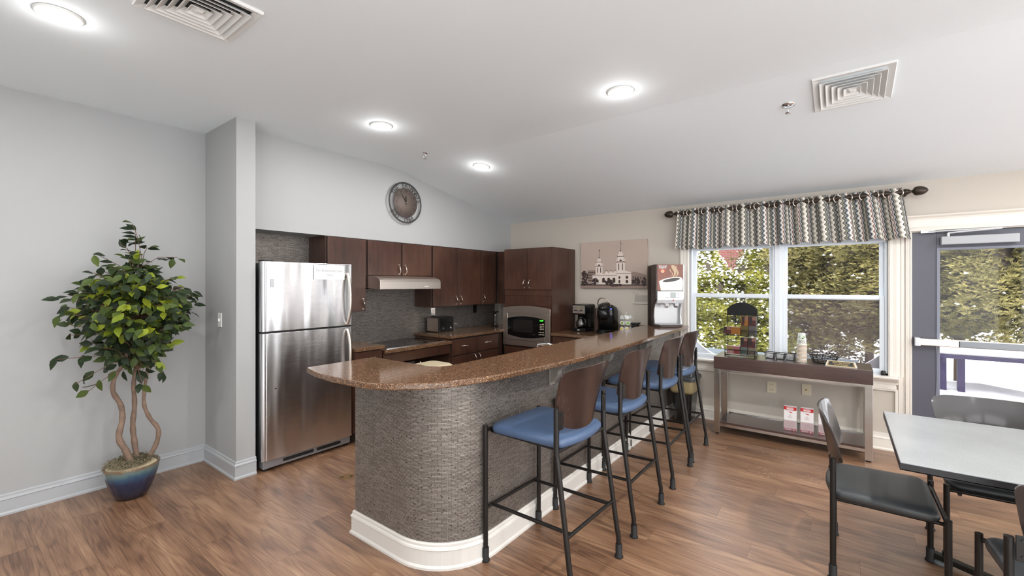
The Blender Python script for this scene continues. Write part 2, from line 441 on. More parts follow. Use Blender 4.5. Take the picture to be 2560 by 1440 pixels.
rug = part('bounce_rug', MB().box(-3.1, 1.5, -5.1, -.35, .0005, .012), mat('bounce_carpet', (226, 226, 224), .95, bump=.5, bscale=300)); tag(rug, 'large pale rug added behind the camera to bounce light, outside the picture', 'rug')  # unseen, added to throw light up at the ceiling
rug = part('bounce_rug', MB().box(-3.1, -.35, -.3, 3.0, .0005, .012), MATS['bounce_carpet']); tag(rug, 'smaller pale rug added left of the camera to bounce light, outside the picture', 'rug')  # second unseen one, added for the same upward bounce
sm = MB(); random.seed(31)
for sx_, sy_ in SALT:
    for _ in range(16):
        a = random.random()*2*PI; q_ = .075*math.sqrt(random.random()); x = sx_+q_*cos(a); y = sy_+q_*1.2*sin(a); b_ = random.random()*PI; l_ = random.uniform(.006, .018); w_ = .0016
        sm.add([(x-l_*cos(b_)-w_*sin(b_), y-l_*sin(b_)+w_*cos(b_), .0004), (x-l_*cos(b_)+w_*sin(b_), y-l_*sin(b_)-w_*cos(b_), .0004), (x+l_*cos(b_+.5), y+l_*sin(b_+.5), .0004)], [(0, 1, 2)])
part('salt_marks', sm, mat('dried_salt', (206, 188, 172), .8), floor, fix=False, kind='stuff')
# ceiling: level over the room, then a slope down to the window wall
cp = [(-3.2, CEIL), (2.98, CEIL), (3.06, CEIL-.004), (3.14, CEIL-.011), (3.24, CEIL-.028), (XW+.15, EAVE-.0275), (XW+.15, 2.95), (-3.2, 2.95)]
struct('ceiling', MB().prism(cp, 'y', -5.2, 4.5), M_CEIL)
struct('wall_left', box(-3.2, 1.6, 4.35, 4.5, 0, 2.85), M_GREY)
struct('wall_pillar', box(1.40, 1.54, 3.715, 4.36, 0, 2.80), M_GREY, bevel=.004)
struct('wall_soffit', MB().prism([(1.54, 1.97), (XW, 1.97), (XW, EAVE+.02), (3.12, CEIL+.01), (1.54, CEIL+.01)], 'y', 3.95, 4.27), M_GREY)
# kitchen back wall with wallcovering
kb = MB().box(1.54, 5.36, 4.262, 4.5, 0, 2.0)
struct('wall_kitchen', kb, M_GREY)
def strip_panel(parent, x0, x1, y, z0, z1):
    m = MB(); m.add([(x0, y, z0), (x1, y, z0), (x1, y, z1), (x0, y, z1)], [(0, 1, 2, 3)])
    return part('wallcovering_strip', m, M_WALLC, parent, uv=[(x0, z0), (x1, z0), (x1, z1), (x0, z1)], fix=False)
wk = bpy.data.objects['wall_kitchen']
xs = [1.54, 1.98, 2.51, 3.04, 3.57, 4.10, 4.63, 5.2]
for a, b in zip(xs, xs[1:]): strip_panel(wk, a+.0006, b-.0006, 4.2605, .8, 1.975)
# window wall with openings
ww = MB()
WY0, WY1, WZ0, WZ1 = -.335, 1.385, .665, 1.935
DY0, DY1, DZ = -1.44, -.49, 1.965
ww.box(XW, XW+.16, WY1, 4.36, 0, 2.9).box(XW, XW+.16, WY0, WY1, 0, WZ0).box(XW, XW+.16, WY0, WY1, WZ1, 2.9)
ww.box(XW, XW+.16, DY1, WY0, 0, 2.9).box(XW, XW+.16, DY0, DY1, DZ, 2.9).box(XW, XW+.16, -5.2, DY0, 0, 2.9)
struct('wall_right', ww, M_BEIGE)
# the rest of the room behind the photographer; its unseen windows are enlarged to brighten the ceiling
wb = MB()
opens = [(-2.9, -1.1), (-.8, 1.0), (1.3, 3.1), (3.4, 5.0)]
xprev = -3.2
for a, b in opens:
    wb.box(xprev, a, -5.35, -5.2, 0, 2.9); wb.box(a, b, -5.35, -5.2, 0, .25); wb.box(a, b, -5.35, -5.2, 2.5, 2.9); xprev = b
wb.box(xprev, 5.36, -5.35, -5.2, 0, 2.9)
struct('wall_rear', wb, M_BEIGE)
for a, b in opens:
    area('portal_rear', ((a+b)/2, -5.4, 1.375), (R(90), 0, 0), b-a, 2.25, 0, portal=True)
wl = MB(); yprev = -5.2
for a, b in [(-4.9, -3.0), (-2.7, -.8)]:  # unseen openings, sized to let in more light
    wl.box(-3.35, -3.2, yprev, a, 0, 2.9); wl.box(-3.35, -3.2, a, b, 0, .25); wl.box(-3.35, -3.2, a, b, 2.5, 2.9); yprev = b
    area('portal_side', (-3.4, (a+b)/2, 1.375), (0, R(-90), 0), 2.25, b-a, 0, portal=True)
wl.box(-3.35, -3.2, yprev, 4.5, 0, 2.9)
struct('wall_side', wl, M_GREY)

# baseboards
BB = [(0, 0), (.022, 0), (.022, .012), (.014, .022), (.014, .098), (.019, .103), (.016, .112), (.010, .118), (.010, .130), (.005, .137), (0, .137)]
struct('baseboard_left', MB().sweep([(1.54, 3.715), (1.40, 3.715), (1.40, 4.35), (-3.2, 4.35)], [(o, z) for o, z in BB][::-1], 0), M_TRIMG)
struct('baseboard_right', MB().sweep([(XW, 1.56), (XW, 4.25)][:0] or [(XW, -.448), (XW, 1.56)], BB, 0), M_TRIMW)

# ------------------------------------------------------------------ BAR BODY
def arc(cx, cy, r, a0, a1, n):
    return [(cx+r*cos(R(a0+(a1-a0)*i/n)), cy+r*sin(R(a0+(a1-a0)*i/n))) for i in range(n+1)]
bar_path = [(1.535, 2.345), (1.535, 1.91)]+arc(1.885, 1.91, .35, 180, 270, 16)[1:]+[(XW-.002, 1.56)]
inner = [(XW-.002, 1.74), (1.715, 1.74), (1.695, 1.76), (1.695, 2.345)]
bar = thing('breakfast_bar', 'curved breakfast bar clad in grey threaded wallcovering with white baseboard under the brown granite top', 'bar', (1.9, 1.65, 0))
part('bar_core', MB().prism(bar_path+inner, 'z', 0, .998), M_TRIMW, bar)
# cladding strips
def path_pts(path, step=.02):
    out = [(0, path[0])]; s = 0
    for a, b in zip(path, path[1:]):
        l = math.dist(a, b); k = max(1, int(l/step) if l < .1 else 1)
        for i in range(1, k+1): out.append((s+l*i/k, (a[0]+(b[0]-a[0])*i/k, a[1]+(b[1]-a[1])*i/k)))
        s += l
    return out
def cut(path, s0, s1):
    P = path_pts(path); res = []
    def at(s):
        for (sa, a), (sb, b) in zip(P, P[1:]):
            if sa <= s <= sb+1e-9: t = (s-sa)/(sb-sa); return (a[0]+(b[0]-a[0])*t, a[1]+(b[1]-a[1])*t)
        return P[-1][1]
    res = [(s0, at(s0))]+[(s, p) for s, p in P if s0+1e-4 < s < s1-1e-4]+[(s1, at(s1))]
    return res
tot = path_pts(bar_path)[-1][0]
seams = [.002, .18]
while seams[-1]+.53 < tot: seams.append(seams[-1]+.53)
seams.append(tot-.003)
for s0, s1 in zip(seams, seams[1:]):
    pts = cut(bar_path, s0+.0007, s1-.0007); vs = []; uv = []; fs = []
    n = len(pts)
    for i, (s, p) in enumerate(pts):
        q0 = pts[max(0, i-1)][1]; q1 = pts[min(n-1, i+1)][1]
        dx, dy = q1[0]-q0[0], q1[1]-q0[1]; l = math.hypot(dx, dy); nx, ny = dy/l, -dx/l
        for z in (.12, .998):
            vs.append((p[0]-abs(0)+nx*.003, p[1]+ny*.003, z)); uv.append((s, z))
    # outward is to the right-hand side of the direction of travel
    for i in range(n-1): fs.append((2*i, 2*i+2, 2*i+3, 2*i+1))
    m = MB()
    m.add([(v[0]-2*0, v[1], v[2]) for v in vs], fs, True)
    part('wallcovering_strip', m, M_WALLC, bar, uv=uv, fix=False)
bbp = [(o+.003, z*1.0) for o, z in BB]
rp = [(1.70, 2.345)]+[bar_path[0]]+bar_path[1:]
part('baseboard', MB().sweep(rp[::-1], bbp, 0), mat('bar_baseboard_paint', (216, 212, 206), .32), bar)
# corbels under the overhang
for cx in (2.50, 3.33, 4.14):
    prof = [(1.555, .998), (1.43, .998), (1.43, .978), (1.44, .962), (1.465, .952), (1.488, .93), (1.492, .905), (1.505, .88), (1.525, .866), (1.535, .85), (1.555, .842)]
    part('corbel', MB().prism(prof, 'x', cx-.028, cx+.028).box(cx-.034, cx+.034, 1.547, 1.557, .83, .998), mat('corbel_paint', (150, 144, 136), .4), bar, bevel=.002)
# granite bar top
def catmull(P, n=6):
    out = []
    for i in range(len(P)-1):
        p0, p1, p2, p3 = P[max(0, i-1)], P[i], P[i+1], P[min(len(P)-1, i+2)]
        for k in range(n):
            t = k/n
            out.append(tuple(.5*((2*p1[j])+(-p0[j]+p2[j])*t+(2*p0[j]-5*p1[j]+4*p2[j]-p3[j])*t*t+(-p0[j]+3*p1[j]-3*p2[j]+p3[j])*t**3) for j in (0, 1)))
    out.append(P[-1]); return out
outer = catmull([(1.262, 2.40), (1.228, 2.22), (1.222, 2.01), (1.262, 1.75), (1.43, 1.55), (1.62, 1.468), (1.823, 1.415), (2.444, 1.342), (3.3, 1.338), (4.3, 1.36), (5.195, 1.392)], 6)
inn = [(5.195, 1.812), (1.80, 1.812), (1.745, 1.835), (1.718, 1.885), (1.715, 2.418), (1.28, 2.418)]
top_poly = outer+inn
bt = part('bar_counter', MB().prism(top_poly, 'z', 1.0, 1.031), M_GRAN, None, bevel=.007, seg=3)
tag(bt, 'long polished brown granite bar top with a rounded end, in front of the stools', 'countertop')

# ------------------------------------------------------------------ KITCHEN CABINETS
def handle_v(parent, x, y, z, L=.1, n='handle', ax='y', sgn=-1):
    """bow handle, vertical; projects along ax*sgn"""
    pts = []; rs = []
    for i in range(11):
        t = i/10; o = .004+.026*sin(PI*t)**.6*1.0; zz = z-L/2+L*t
        wv = .005*sin(2*PI*t)
        pts.append((x+wv if ax == 'y' else x+sgn*o, y+sgn*o if ax == 'y' else y+wv, zz)); rs.append(.0042+.004*abs(sin(PI*t))**2)
    m = MB().tube(pts, .005, 8, rs=rs)
    for zz in (z-L/2, z+L/2):
        c = (x, y, zz)
        m.lathe([(.0095, 0), (.0095, .004), (.005, .008)] if False else [(.0095, -.0), (.0095, sgn*.006)], c, 10, ax)
    return part(n, m, M_NICKEL, parent)
def handle_h(parent, x, y, z, L=.1):
    pts = []; rs = []
    for i in range(11):
        t = i/10; pts.append((x-L/2+L*t, y-(.004+.026*sin(PI*t)**.6), z+.004*sin(2*PI*t))); rs.append(.0042+.004*sin(PI*t)**2)
    m = MB().tube(pts, .005, 8, rs=rs)
    for xx in (x-L/2, x+L/2): m.lathe([(.0095, 0), (.0095, -.006)], (xx, y, z), 10, 'y')
    return part('handle', m, M_NICKEL, parent)
def door_y(parent, x0, x1, z0, z1, yf, name='door', hx=None, hz=None, horiz=False):
    d = part(name, box(x0+.002, x1-.002, yf, yf+.018, z0+.002, z1-.002), M_CAB, parent, bevel=.003)
    if horiz: handle_h(d, hx, yf, hz)
    elif hx is not None: handle_v(d, hx, yf, hz)
    return d
UY = 3.938
def upper(name, label, x0, x1, z0, doors, handles):
    t = thing(name, label, 'cabinet', ((x0+x1)/2, 4.1, z0), 0, None)
    part('body', box(x0, x1, UY+.020, 4.258, z0, 1.968), M_CAB, t, bevel=.001)
    part('face_gap', box(x0+.004, x1-.004, UY+.017, UY+.0205, z0+.004, 1.962), M_CABIN, t)
    for (a, b), (hx, hz) in zip(doors, handles): door_y(t, a, b, z0, 1.962, UY, 'door', hx, hz)
    return t
upper('wall_cabinet', 'dark brown wall cabinet with one tall door right above the refrigerator, left of the hood', 2.262, 2.709, 1.225, [(2.275, 2.700)], [(2.665, 1.30)])
upper('wall_cabinet', 'short dark brown wall cabinet with two doors directly over the range hood', 2.711, 3.617, 1.596, [(2.722, 3.160), (3.172, 3.608)], [(3.122, 1.665), (3.208, 1.665)])
upper('wall_cabinet', 'tall dark brown two-door wall cabinet right of the range hood above the toaster', 3.619, 4.519, 1.225, [(3.635, 4.066), (4.072, 4.512)], [(4.025, 1.30), (4.113, 1.30)])
upper('wall_cabinet', 'narrow dark brown single-door wall cabinet next to the corner, handle on its left', 4.521, 4.862, 1.225, [(4.527, 4.835)], [(4.565, 1.31)])
t = thing('corner_cabinet', 'dark brown corner cabinet panel wedged between narrow wall cabinet and microwave tower', 'cabinet', (5.05, 3.78, 1.225))
part('body', box(4.885, 5.198, 3.614, 3.945, 1.225, 1.966), M_CAB, t, bevel=.001)
part('filler', box(4.864, 4.884, 3.965, 4.2, 1.225, 1.955), M_CABIN, t)

# range hood
hd = thing('range_hood', 'brushed steel under-cabinet range hood over the cooktop', 'hood', (3.13, 3.85, 1.45))
hp = [(4.25, 1.592), (3.94, 1.592), (3.86, 1.588), (3.79, 1.577), (3.745, 1.562), (3.722, 1.545), (3.716, 1.525), (3.716, 1.449), (3.735, 1.447), (3.95, 1.462), (4.25, 1.462)]
part('hood_body', MB().prism(hp, 'x', 2.712, 3.545), M_STEEL, hd, bevel=.002)
part('filter', box(2.78, 3.48, 3.78, 4.2, 1.452, 1.4605), mat('hood_filter', (90, 90, 90), .4, metal=1), hd)
part('control_strip', box(3.30, 3.36, 3.7145, 3.717, 1.475, 1.482), M_WHITE, hd)

# refrigerator
fr = thing('refrigerator', 'stainless steel top-freezer refrigerator with dark sides beside the grey pillar', 'refrigerator', (1.96, 3.95, 0))
part('cabinet_body', box(1.566, 2.352, 3.715, 4.235, .03, 1.672), M_STEELD, fr, bevel=.004)
def bowdoor(z0, z1):
    m = MB(); P = [(1.558, 3.712)]
    x0, x1 = 1.558, 2.358
    front = [(x0+.0, 3.665), (x0+.006, 3.652), (x0+.02, 3.648)]+[(x0+.03, 3.652), (x0+.036, 3.6475)]
    for i in range(13):
        t = i/12; x = x0+.045+(x1-x0-.06)*t; front.append((x, 3.6465-.010*sin(PI*t)))
    front += [(x1-.006, 3.652), (x1, 3.665), (x1, 3.712)]
    m.prism(P+front, 'z', z0, z1); return m
part('freezer_door', bowdoor(1.122, 1.684), M_STEELW, fr, bevel=.003)
part('fridge_door', bowdoor(.092, 1.108), M_STEELW, fr, bevel=.003)
part('door_gasket', box(1.566, 2.350, 3.70, 3.716, .09, 1.68).box(1.566, 2.350, 3.665, 3.71, 1.108, 1.122), M_BLACKR, fr)
g = part('kick_grille', box(1.575, 2.345, 3.672, 3.72, .022, .088), mat('grille_grey', (150, 151, 154), .4, metal=.5), fr, bevel=.003)
for a, b in ((1.73, 1.995), (2.02, 2.25)):
    part('vent_slot', MB().prism([(a, .052), (a+.008, .042), (b-.008, .042), (b, .052), (b, .058), (b-.008, .068), (a+.008, .068), (a, .058)], 'y', 3.670, 3.673), M_BLACKR, g)
part('leveling_foot', box(1.585, 1.62, 3.69, 3.73, 0, .03), M_BLACKR, fr); part('leveling_foot', box(2.30, 2.335, 3.69, 3.73, 0, .03), M_BLACKR, fr)
part('hinge_cap', box(1.575, 1.655, 3.665, 3.76, 1.684, 1.697), M_BLACKR, fr, bevel=.004)
for z0, z1 in ((1.135, 1.60), (.62, 1.085)):
    pts = []; 
    for i in range(15):
        tt = i/14; pts.append((2.298+(.012 if False else 0), 3.640-.052*sin(PI*tt)**.55, z0+(z1-z0)*tt))
    m = MB().tube(pts, .013, 10)
    part('door_handle', m, M_STEEL, fr)
part('badge', box(1.622, 1.646, 3.638, 3.644, 1.478, 1.545), mat('badge_grey', (172, 173, 176), .3, metal=.6), fr, bevel=.002)
part('door_plug', MB().lathe([(.006, 0), (.006, -.004)], (1.66, 3.643, .66), 12, 'y'), M_BLACKR, fr)
nt_ = thing('paper_notice', 'white laminated paper notice reading For Employees Uses Only taped on the freezer door', 'notice', (2.12, 3.62, 1.6))
part('sheet', MB().box(1.972, 2.262, 3.6290, 3.6298, 1.543, 1.668), M_PAPER, nt_)
m = MB(); text_mb(m, 'For Employees Uses', .030, (2.117, 3.6288, 1.612), (1, 0, 0), (0, 0, 1)); text_mb(m, 'Only', .030, (2.117, 3.6288, 1.573), (1, 0, 0), (0, 0, 1))
part('lettering', m, M_INK, nt_, fix=False)

# base units on the kitchen wall
BYF = 3.622
b1 = thing('base_cabinet', 'dark brown base cabinet between the refrigerator and the cooktop, mostly hidden', 'cabinet', (2.52, 3.9, 0))
part('body', box(2.366, 2.672, BYF+.02, 4.255, .1, .868), M_CAB, b1); part('plinth', box(2.366, 2.672, BYF+.08, 4.2, 0, .1), M_CABIN, b1)
door_y(b1, 2.372, 2.668, .71, .86, BYF, 'drawer', 2.54, .79, True); door_y(b1, 2.372, 2.668, .11, .70, BYF, 'door', 2.63, .62)
c1 = part('countertop', box(2.366, 2.69, 3.60, 4.258, .868, .90), M_GRAN, None, bevel=.004)
tag(c1, 'small brown granite countertop between the refrigerator and cooktop', 'countertop')
ck = thing('cooktop_counter', 'lowered brown granite counter section holding the black cooktop', 'countertop', (3.14, 3.9, .8))
part('slab', box(2.69, 3.618, 3.602, 4.258, .812, .845), M_GRAN, ck, bevel=.004)
part('apron', box(2.69, 3.618, 3.64, 3.66, .70, .812), M_CAB, ck); part('back_rail', box(2.69, 3.618, 4.23, 4.25, .55, .812), M_CAB, ck)
kt = thing('cooktop', 'black glass cooktop set into the lowered granite counter', 'cooktop', (3.15, 3.93, .845))
part('glass_top', box(2.76, 3.56, 3.67, 4.19, .8452, .850), mat('black_ceramic', (14, 14, 16), .06), kt, bevel=.002)
part('trim', MB().sweep([(2.755, 3.665), (3.565, 3.665), (3.565, 4.195), (2.755, 4.195)], [(-.004, 0), (.004, 0), (.004, .006), (-.004, .006)], .8452, closed=True), M_CHROME, kt)
for q, (bx, by, br_) in enumerate(((2.95, 3.80, .085), (2.95, 4.05, .07), (3.33, 3.80, .07), (3.33, 4.05, .085))):
    part('burner_ring', MB().torus((bx, by, .8502), br_, .0015, n=28, k=4, sq=.2), mat('burner_print', (70, 70, 74), .3), kt)
b2 = thing('base_cabinet', 'dark brown base cabinet with two drawers and two doors right of the cooktop', 'cabinet', (4.07, 3.9, 0))
part('body', box(3.62, 4.598, BYF+.02, 4.255, .1, .868), M_CAB, b2); part('plinth', box(3.62, 4.598, BYF+.08, 4.2, 0, .1), M_CABIN, b2)
part('face_gap', box(3.625, 4.55, BYF+.0165, BYF+.0205, .105, .862), M_CABIN, b2)
door_y(b2, 3.632, 4.070, .66, .852, BYF, 'drawer', 3.86, .762, True); door_y(b2, 4.076, 4.50, .66, .852, BYF, 'drawer', 4.28, .762, True)
door_y(b2, 3.632, 4.070, .11, .652, BYF, 'door', 4.03, .59); door_y(b2, 4.076, 4.50, .11, .652, BYF, 'door', 4.112, .59)
c2 = part('countertop', MB().prism([(3.606, 3.60), (4.595, 3.60), (4.595, 3.615), (5.198, 3.615), (5.198, 4.258), (3.606, 4.258)], 'z', .868, .90), M_GRAN, None, bevel=.004)
tag(c2, 'brown granite countertop running under the toaster into the dark corner', 'countertop')

# microwave tower
tw = thing('microwave_tower', 'tall dark brown cabinet tower housing the built-in microwave against the window wall', 'cabinet', (4.9, 3.23, 0))
TX = 4.602
part('carcass', box(TX+.018, 5.198, 2.862, 3.612, .1, 1.968), M_CAB, tw, bevel=.001); part('plinth', box(TX+.08, 5.19, 2.87, 3.60, 0, .1), M_CABIN, tw)
def door_x(parent, y0, y1, z0, z1, hy, hz, name='door'):
    d = part(name, box(TX, TX+.017, y0+.003, y1-.003, z0, z1), M_CAB, parent, bevel=.003)
    handle_v(d, TX, hy, hz, ax='x'); return d
door_x(tw, 2.868, 3.236, 1.432, 1.960, 3.195, 1.505); door_x(tw, 3.238, 3.608, 1.432, 1.960, 3.278, 1.505)
part('inset_panel', box(TX+.012, TX+.018, 2.90, 3.57, 1.225, 1.345), M_CAB, tw, bevel=.002); part('rail', box(TX+.013, TX+.018, 2.868, 3.608, 1.352, 1.425), M_CAB, tw, bevel=.002)
door_x(tw, 2.868, 3.236, .12, .685, 3.195, .60); door_x(tw, 3.238, 3.608, .12, .685, 3.278, .60)
mw = thing('microwave_oven', 'built-in steel microwave oven with black window in the brown tower', 'microwave', (4.6, 3.24, .69))
MX = TX+.002
ft = MB(); a0, a1 = 2.868, 3.606
def archz(y, base, rise): t = (y-a0)/(a1-a0); return base+rise*4*t*(1-t)
outl = [(a0, .705), (a1, .705)]+[(a1-(a1-a0)*i/12, archz(a1-(a1-a0)*i/12, 1.192, .030)) for i in range(13)]
hy0, hy1, hz0, hz1 = 2.945, 3.535, .775, 1.125
def ringface(outl, hole, xa, xb):
    """frame plate between outline and a rectangular hole built as strips"""
    m = MB(); m.prism([(a0, .705), (a1, .705), (a1, hz0), (a0, hz0)], 'x', xa, xb)
    m.prism([(a0, hz0), (hy0, hz0), (hy0, hz1), (a0, hz1)], 'x', xa, xb); m.prism([(hy1, hz0), (a1, hz0), (a1, hz1), (hy1, hz1)], 'x', xa, xb)
    m.prism([(a0, hz1), (a1, hz1)]+outl[2:], 'x', xa, xb); return m
part('trim_frame', ringface(outl, None, MX-.030, MX-.012), M_STEEL, mw, bevel=.002)
part('oven_body', box(MX-.010, MX+.014, hy0-.01, hy1+.01, hz0-.01, hz1+.01), M_BLACKP, mw)
part('upper_band', MB().prism([(hy1, hz1), (hy1, 1.085)]+[(hy1-(hy1-hy0)*i/12, 1.055+.035*4*(i/12)*(1-i/12)) for i in range(13)]+[(hy0, hz1)], 'x', MX-.024, MX-.010), M_STEEL, mw)
dd = part('oven_door', MB().prism([(hy0+.003, .80), (hy1-.003, .80), (hy1-.003, 1.055)]+[(hy1-(hy1-hy0)*i/12, 1.052+.035*4*(i/12)*(1-i/12)) for i in range(1, 12)]+[(hy0+.003, 1.055)], 'x', MX-.022, MX-.010), mat('black_glass', (12, 12, 13), .07), mw)
part('window_mesh', MB().prism([(3.13, .88), (3.44, .88), (3.44, 1.045), (3.13, 1.045)], 'x', MX-.0228, MX-.022), mat('oven_window', (30, 28, 27), .2), dd)
hp2 = [(hy0, hz0+.005), (hy1, hz0+.005)]+[(hy1-(hy1-hy0)*i/12, .832-.036*4*(i/12)*(1-i/12)+.012) for i in range(13)]
part('door_handle', MB().prism(hp2, 'x', MX-.034, MX-.012), M_STEEL, mw, bevel=.002)
m = MB(); text_mb(m, '12:07', .026, (MX-.0225, 2.998, 1.035), (0, -1, 0), (0, 0, 1))
part('clock_display', m, mat('green_digits', (60, 255, 60), .4, emis=(70, 255, 60), estr=2.5), dd, fix=False)
bm_ = MB()
for r_ in range(4):
    for c_ in range(3): bm_.box(MX-.024, MX-.022, 2.965+c_*.022, 2.977+c_*.022, .93+r_*.02, .94+r_*.02)
for c_ in range(4): bm_.box(MX-.024, MX-.022, 2.958+c_*.022, 2.972+c_*.022, .865, .874); bm_.box(MX-.024, MX-.022, 2.962+c_*.022, 2.974+c_*.022, .892, .902)
part('buttons', bm_, mat('button_print', (200, 190, 170), .5), dd)
part('button_dial', MB().lathe([(.010, 0), (.010, -.003)], (MX-.022, 2.975, 1.0), 12, 'x'), mat('dial_print', (216, 190, 150), .4), dd)

# counter along the window wall
b3 = thing('base_cabinet', 'dark brown base cabinet along the window wall below the coffee makers', 'cabinet', (4.9, 2.33, 0))
part('body', box(4.625, 5.198, 1.745, 2.858, .1, .868), M_CAB, b3); part('plinth', box(4.68, 5.19, 1.75, 2.858, 0, .1), M_CABIN, b3)
part('door', box(4.606, 4.624, 2.40, 2.85, .11, .69), M_CAB, b3, bevel=.002); part('drawer', box(4.606, 4.624, 2.40, 2.85, .70, .86), M_CAB, b3, bevel=.002)
c3 = thing('countertop', 'brown granite countertop with backsplash under the coffee makers by the window wall', 'countertop', (4.9, 2.33, .868))
part('slab', box(4.585, 5.198, 1.742, 2.860, .868, .90), M_GRAN, c3, bevel=.004)
part('backsplash', box(5.178, 5.199, 1.815, 2.860, .9005, 1.005), mat('grey_granite', (128, 118, 108), .2, var=.35, vscale=180), c3, bevel=.002)
# sink counter on the kitchen side of the bar
b4 = thing('base_cabinet', 'dark brown sink base cabinet on the kitchen side of the bar, hidden behind it', 'cabinet', (3.3, 2.1, 0))
part('body', box(2.15, 4.58, 1.76, 2.36, .1, .806), M_CAB, b4); part('plinth', box(2.15, 4.58, 1.80, 2.30, 0, .1), M_CABIN, b4)
c4 = part('countertop', box(2.13, 4.582, 1.744, 2.39, .808, .84), M_GRAN, None, bevel=.004); tag(c4, 'low granite sink counter tucked behind the raised bar top', 'countertop')
fa = thing('faucet', 'chrome kitchen faucet whose lever peeks above the far edge of the bar', 'faucet', (3.32, 2.08, .84))
part('spout', MB().tube([(3.32, 2.0, .84), (3.32, 2.0, .93), (3.32, 2.03, .955), (3.32, 2.10, .965), (3.32, 2.2, .955), (3.32, 2.215, .93)], .012, 10), M_CHROME, fa)
part('lever', MB().tube([(3.325, 2.0, .955), (3.39, 2.02, .972), (3.42, 2.03, .968)], .009, 8), M_CHROME, fa); part('escutcheon', MB().lathe([(.03, .8405), (.03, .85), (.015, .858)], (3.32, 2.0, 0), 16), M_CHROME, fa)
sd = part('soap_pump', MB().lathe([(.016, .841), (.016, .85), (.006, .86), (.006, .945), (.011, .95), (.011, .962), (.004, .965)], (3.53, 2.05, 0), 14), M_CHROME, None)
tag(sd, 'small chrome soap pump behind the bar, right of the faucet', 'soap dispenser')
# cream bin in front of the cooktop
bn = thing('step_bin', 'cream waste bin in front of the cooktop, its flat lid showing over the bar', 'bin', (3.12, 3.42, 0))
def rr(cx, cy, hx, hy, r, n=5):
    return [(cx+sx*(hx-r)+r*cos(R(a)), cy+sy*(hy-r)+r*sin(R(a))) for sx, sy, a0_ in ((1, 1, 0), (-1, 1, 90), (-1, -1, 180), (1, -1, 270)) for a in [a0_+90*i/n for i in range(n+1)]]
M_CREAM = mat('cream_plastic', (214, 200, 170), .45)
part('bin_body', MB().pad(lambda i: rr(3.08, 3.40, .20-i, .155-i, .05), [(.03, 0), (0, .64)], False), M_CREAM, bn)
part('lid', MB().pad(lambda i: rr(3.08, 3.40, .208-i, .163-i, .055), [(0, .641), (0, .66), (.02, .675)], False), M_CREAM, bn)
part('knob', MB().lathe([(.008, .675), (.006, .70), (.009, .705), (.004, .712)], (3.0, 3.44, 0), 10), M_CHROME, bn)

# ------------------------------------------------------------------ COUNTERTOP APPLIANCES
ts = thing('toaster', 'four-slice steel and black toaster on the granite counter right of the cooktop', 'toaster', (3.90, 4.10, .9), R(4))
m = MB().pad(lambda i: rr(0, 0, .135-i, .105-i, .02), [(0, .012), (0, .17), (.006, .182), (.016, .188)], False)
part('shell', m, stainless('toaster_steel', 0, (205, 192, 182), .35), ts, local=True)
part('end_panel', MB().pad(lambda i: rr(0, -.102, .138-i, .012-i*.5, .011), [(0, .006), (0, .175), (.006, .186)], False), M_BLACKP, ts, local=True)
part('base', box(-.136, .136, -.108, .106, .0, .012), M_BLACKP, ts, local=True)
for xx in (-.10, -.045, .045, .10): part('slot', box(xx-.014, xx+.014, -.08, .085, .1875, .1895), M_BLACKR, ts, local=True)
for xx in (-.068, .068):
    part('lever', box(xx-.016, xx+.016, -.132, -.113, .105, .118), M_BLACKP, ts, local=True, bevel=.003)
    part('dial', MB().lathe([(.013, -.114), (.012, -.124)], (xx, 0, .05), 14, 'y'), M_CHROME, ts, local=True)
bw = part('glass_bowl', MB().lathe([(.035, .901), (.036, .906), (.008, .912), (.008, .93), (.03, .94), (.055, .965), (.064, .995), (.061, .995), (.052, .968), (.028, .946), (0, .942)], (4.17, 4.12, 0), 24), M_CLEAR, None)
tag(bw, 'small clear footed glass bowl on the counter right of the toaster', 'bowl')
pt = thing('towel_holder', 'dark standing holder with a patterned column in the kitchen corner left of the tower', 'holder', (4.86, 4.0, .9))
part('column', MB().lathe([(.052, .901), (.052, .91), (.02, .913), (.02, 1.10), (.06, 1.105), (.06, 1.115), (.01, 1.12)], (4.80, 3.93, 0), 20), M_BLACKP, pt)
part('pattern_rod', MB().lathe([(.008, .905), (.011, .94), (.007, .97), (.011, 1.0), (.007, 1.03), (.011, 1.06), (.008, 1.09)], (4.772, 3.902, 0), 10), M_CHROME, pt)

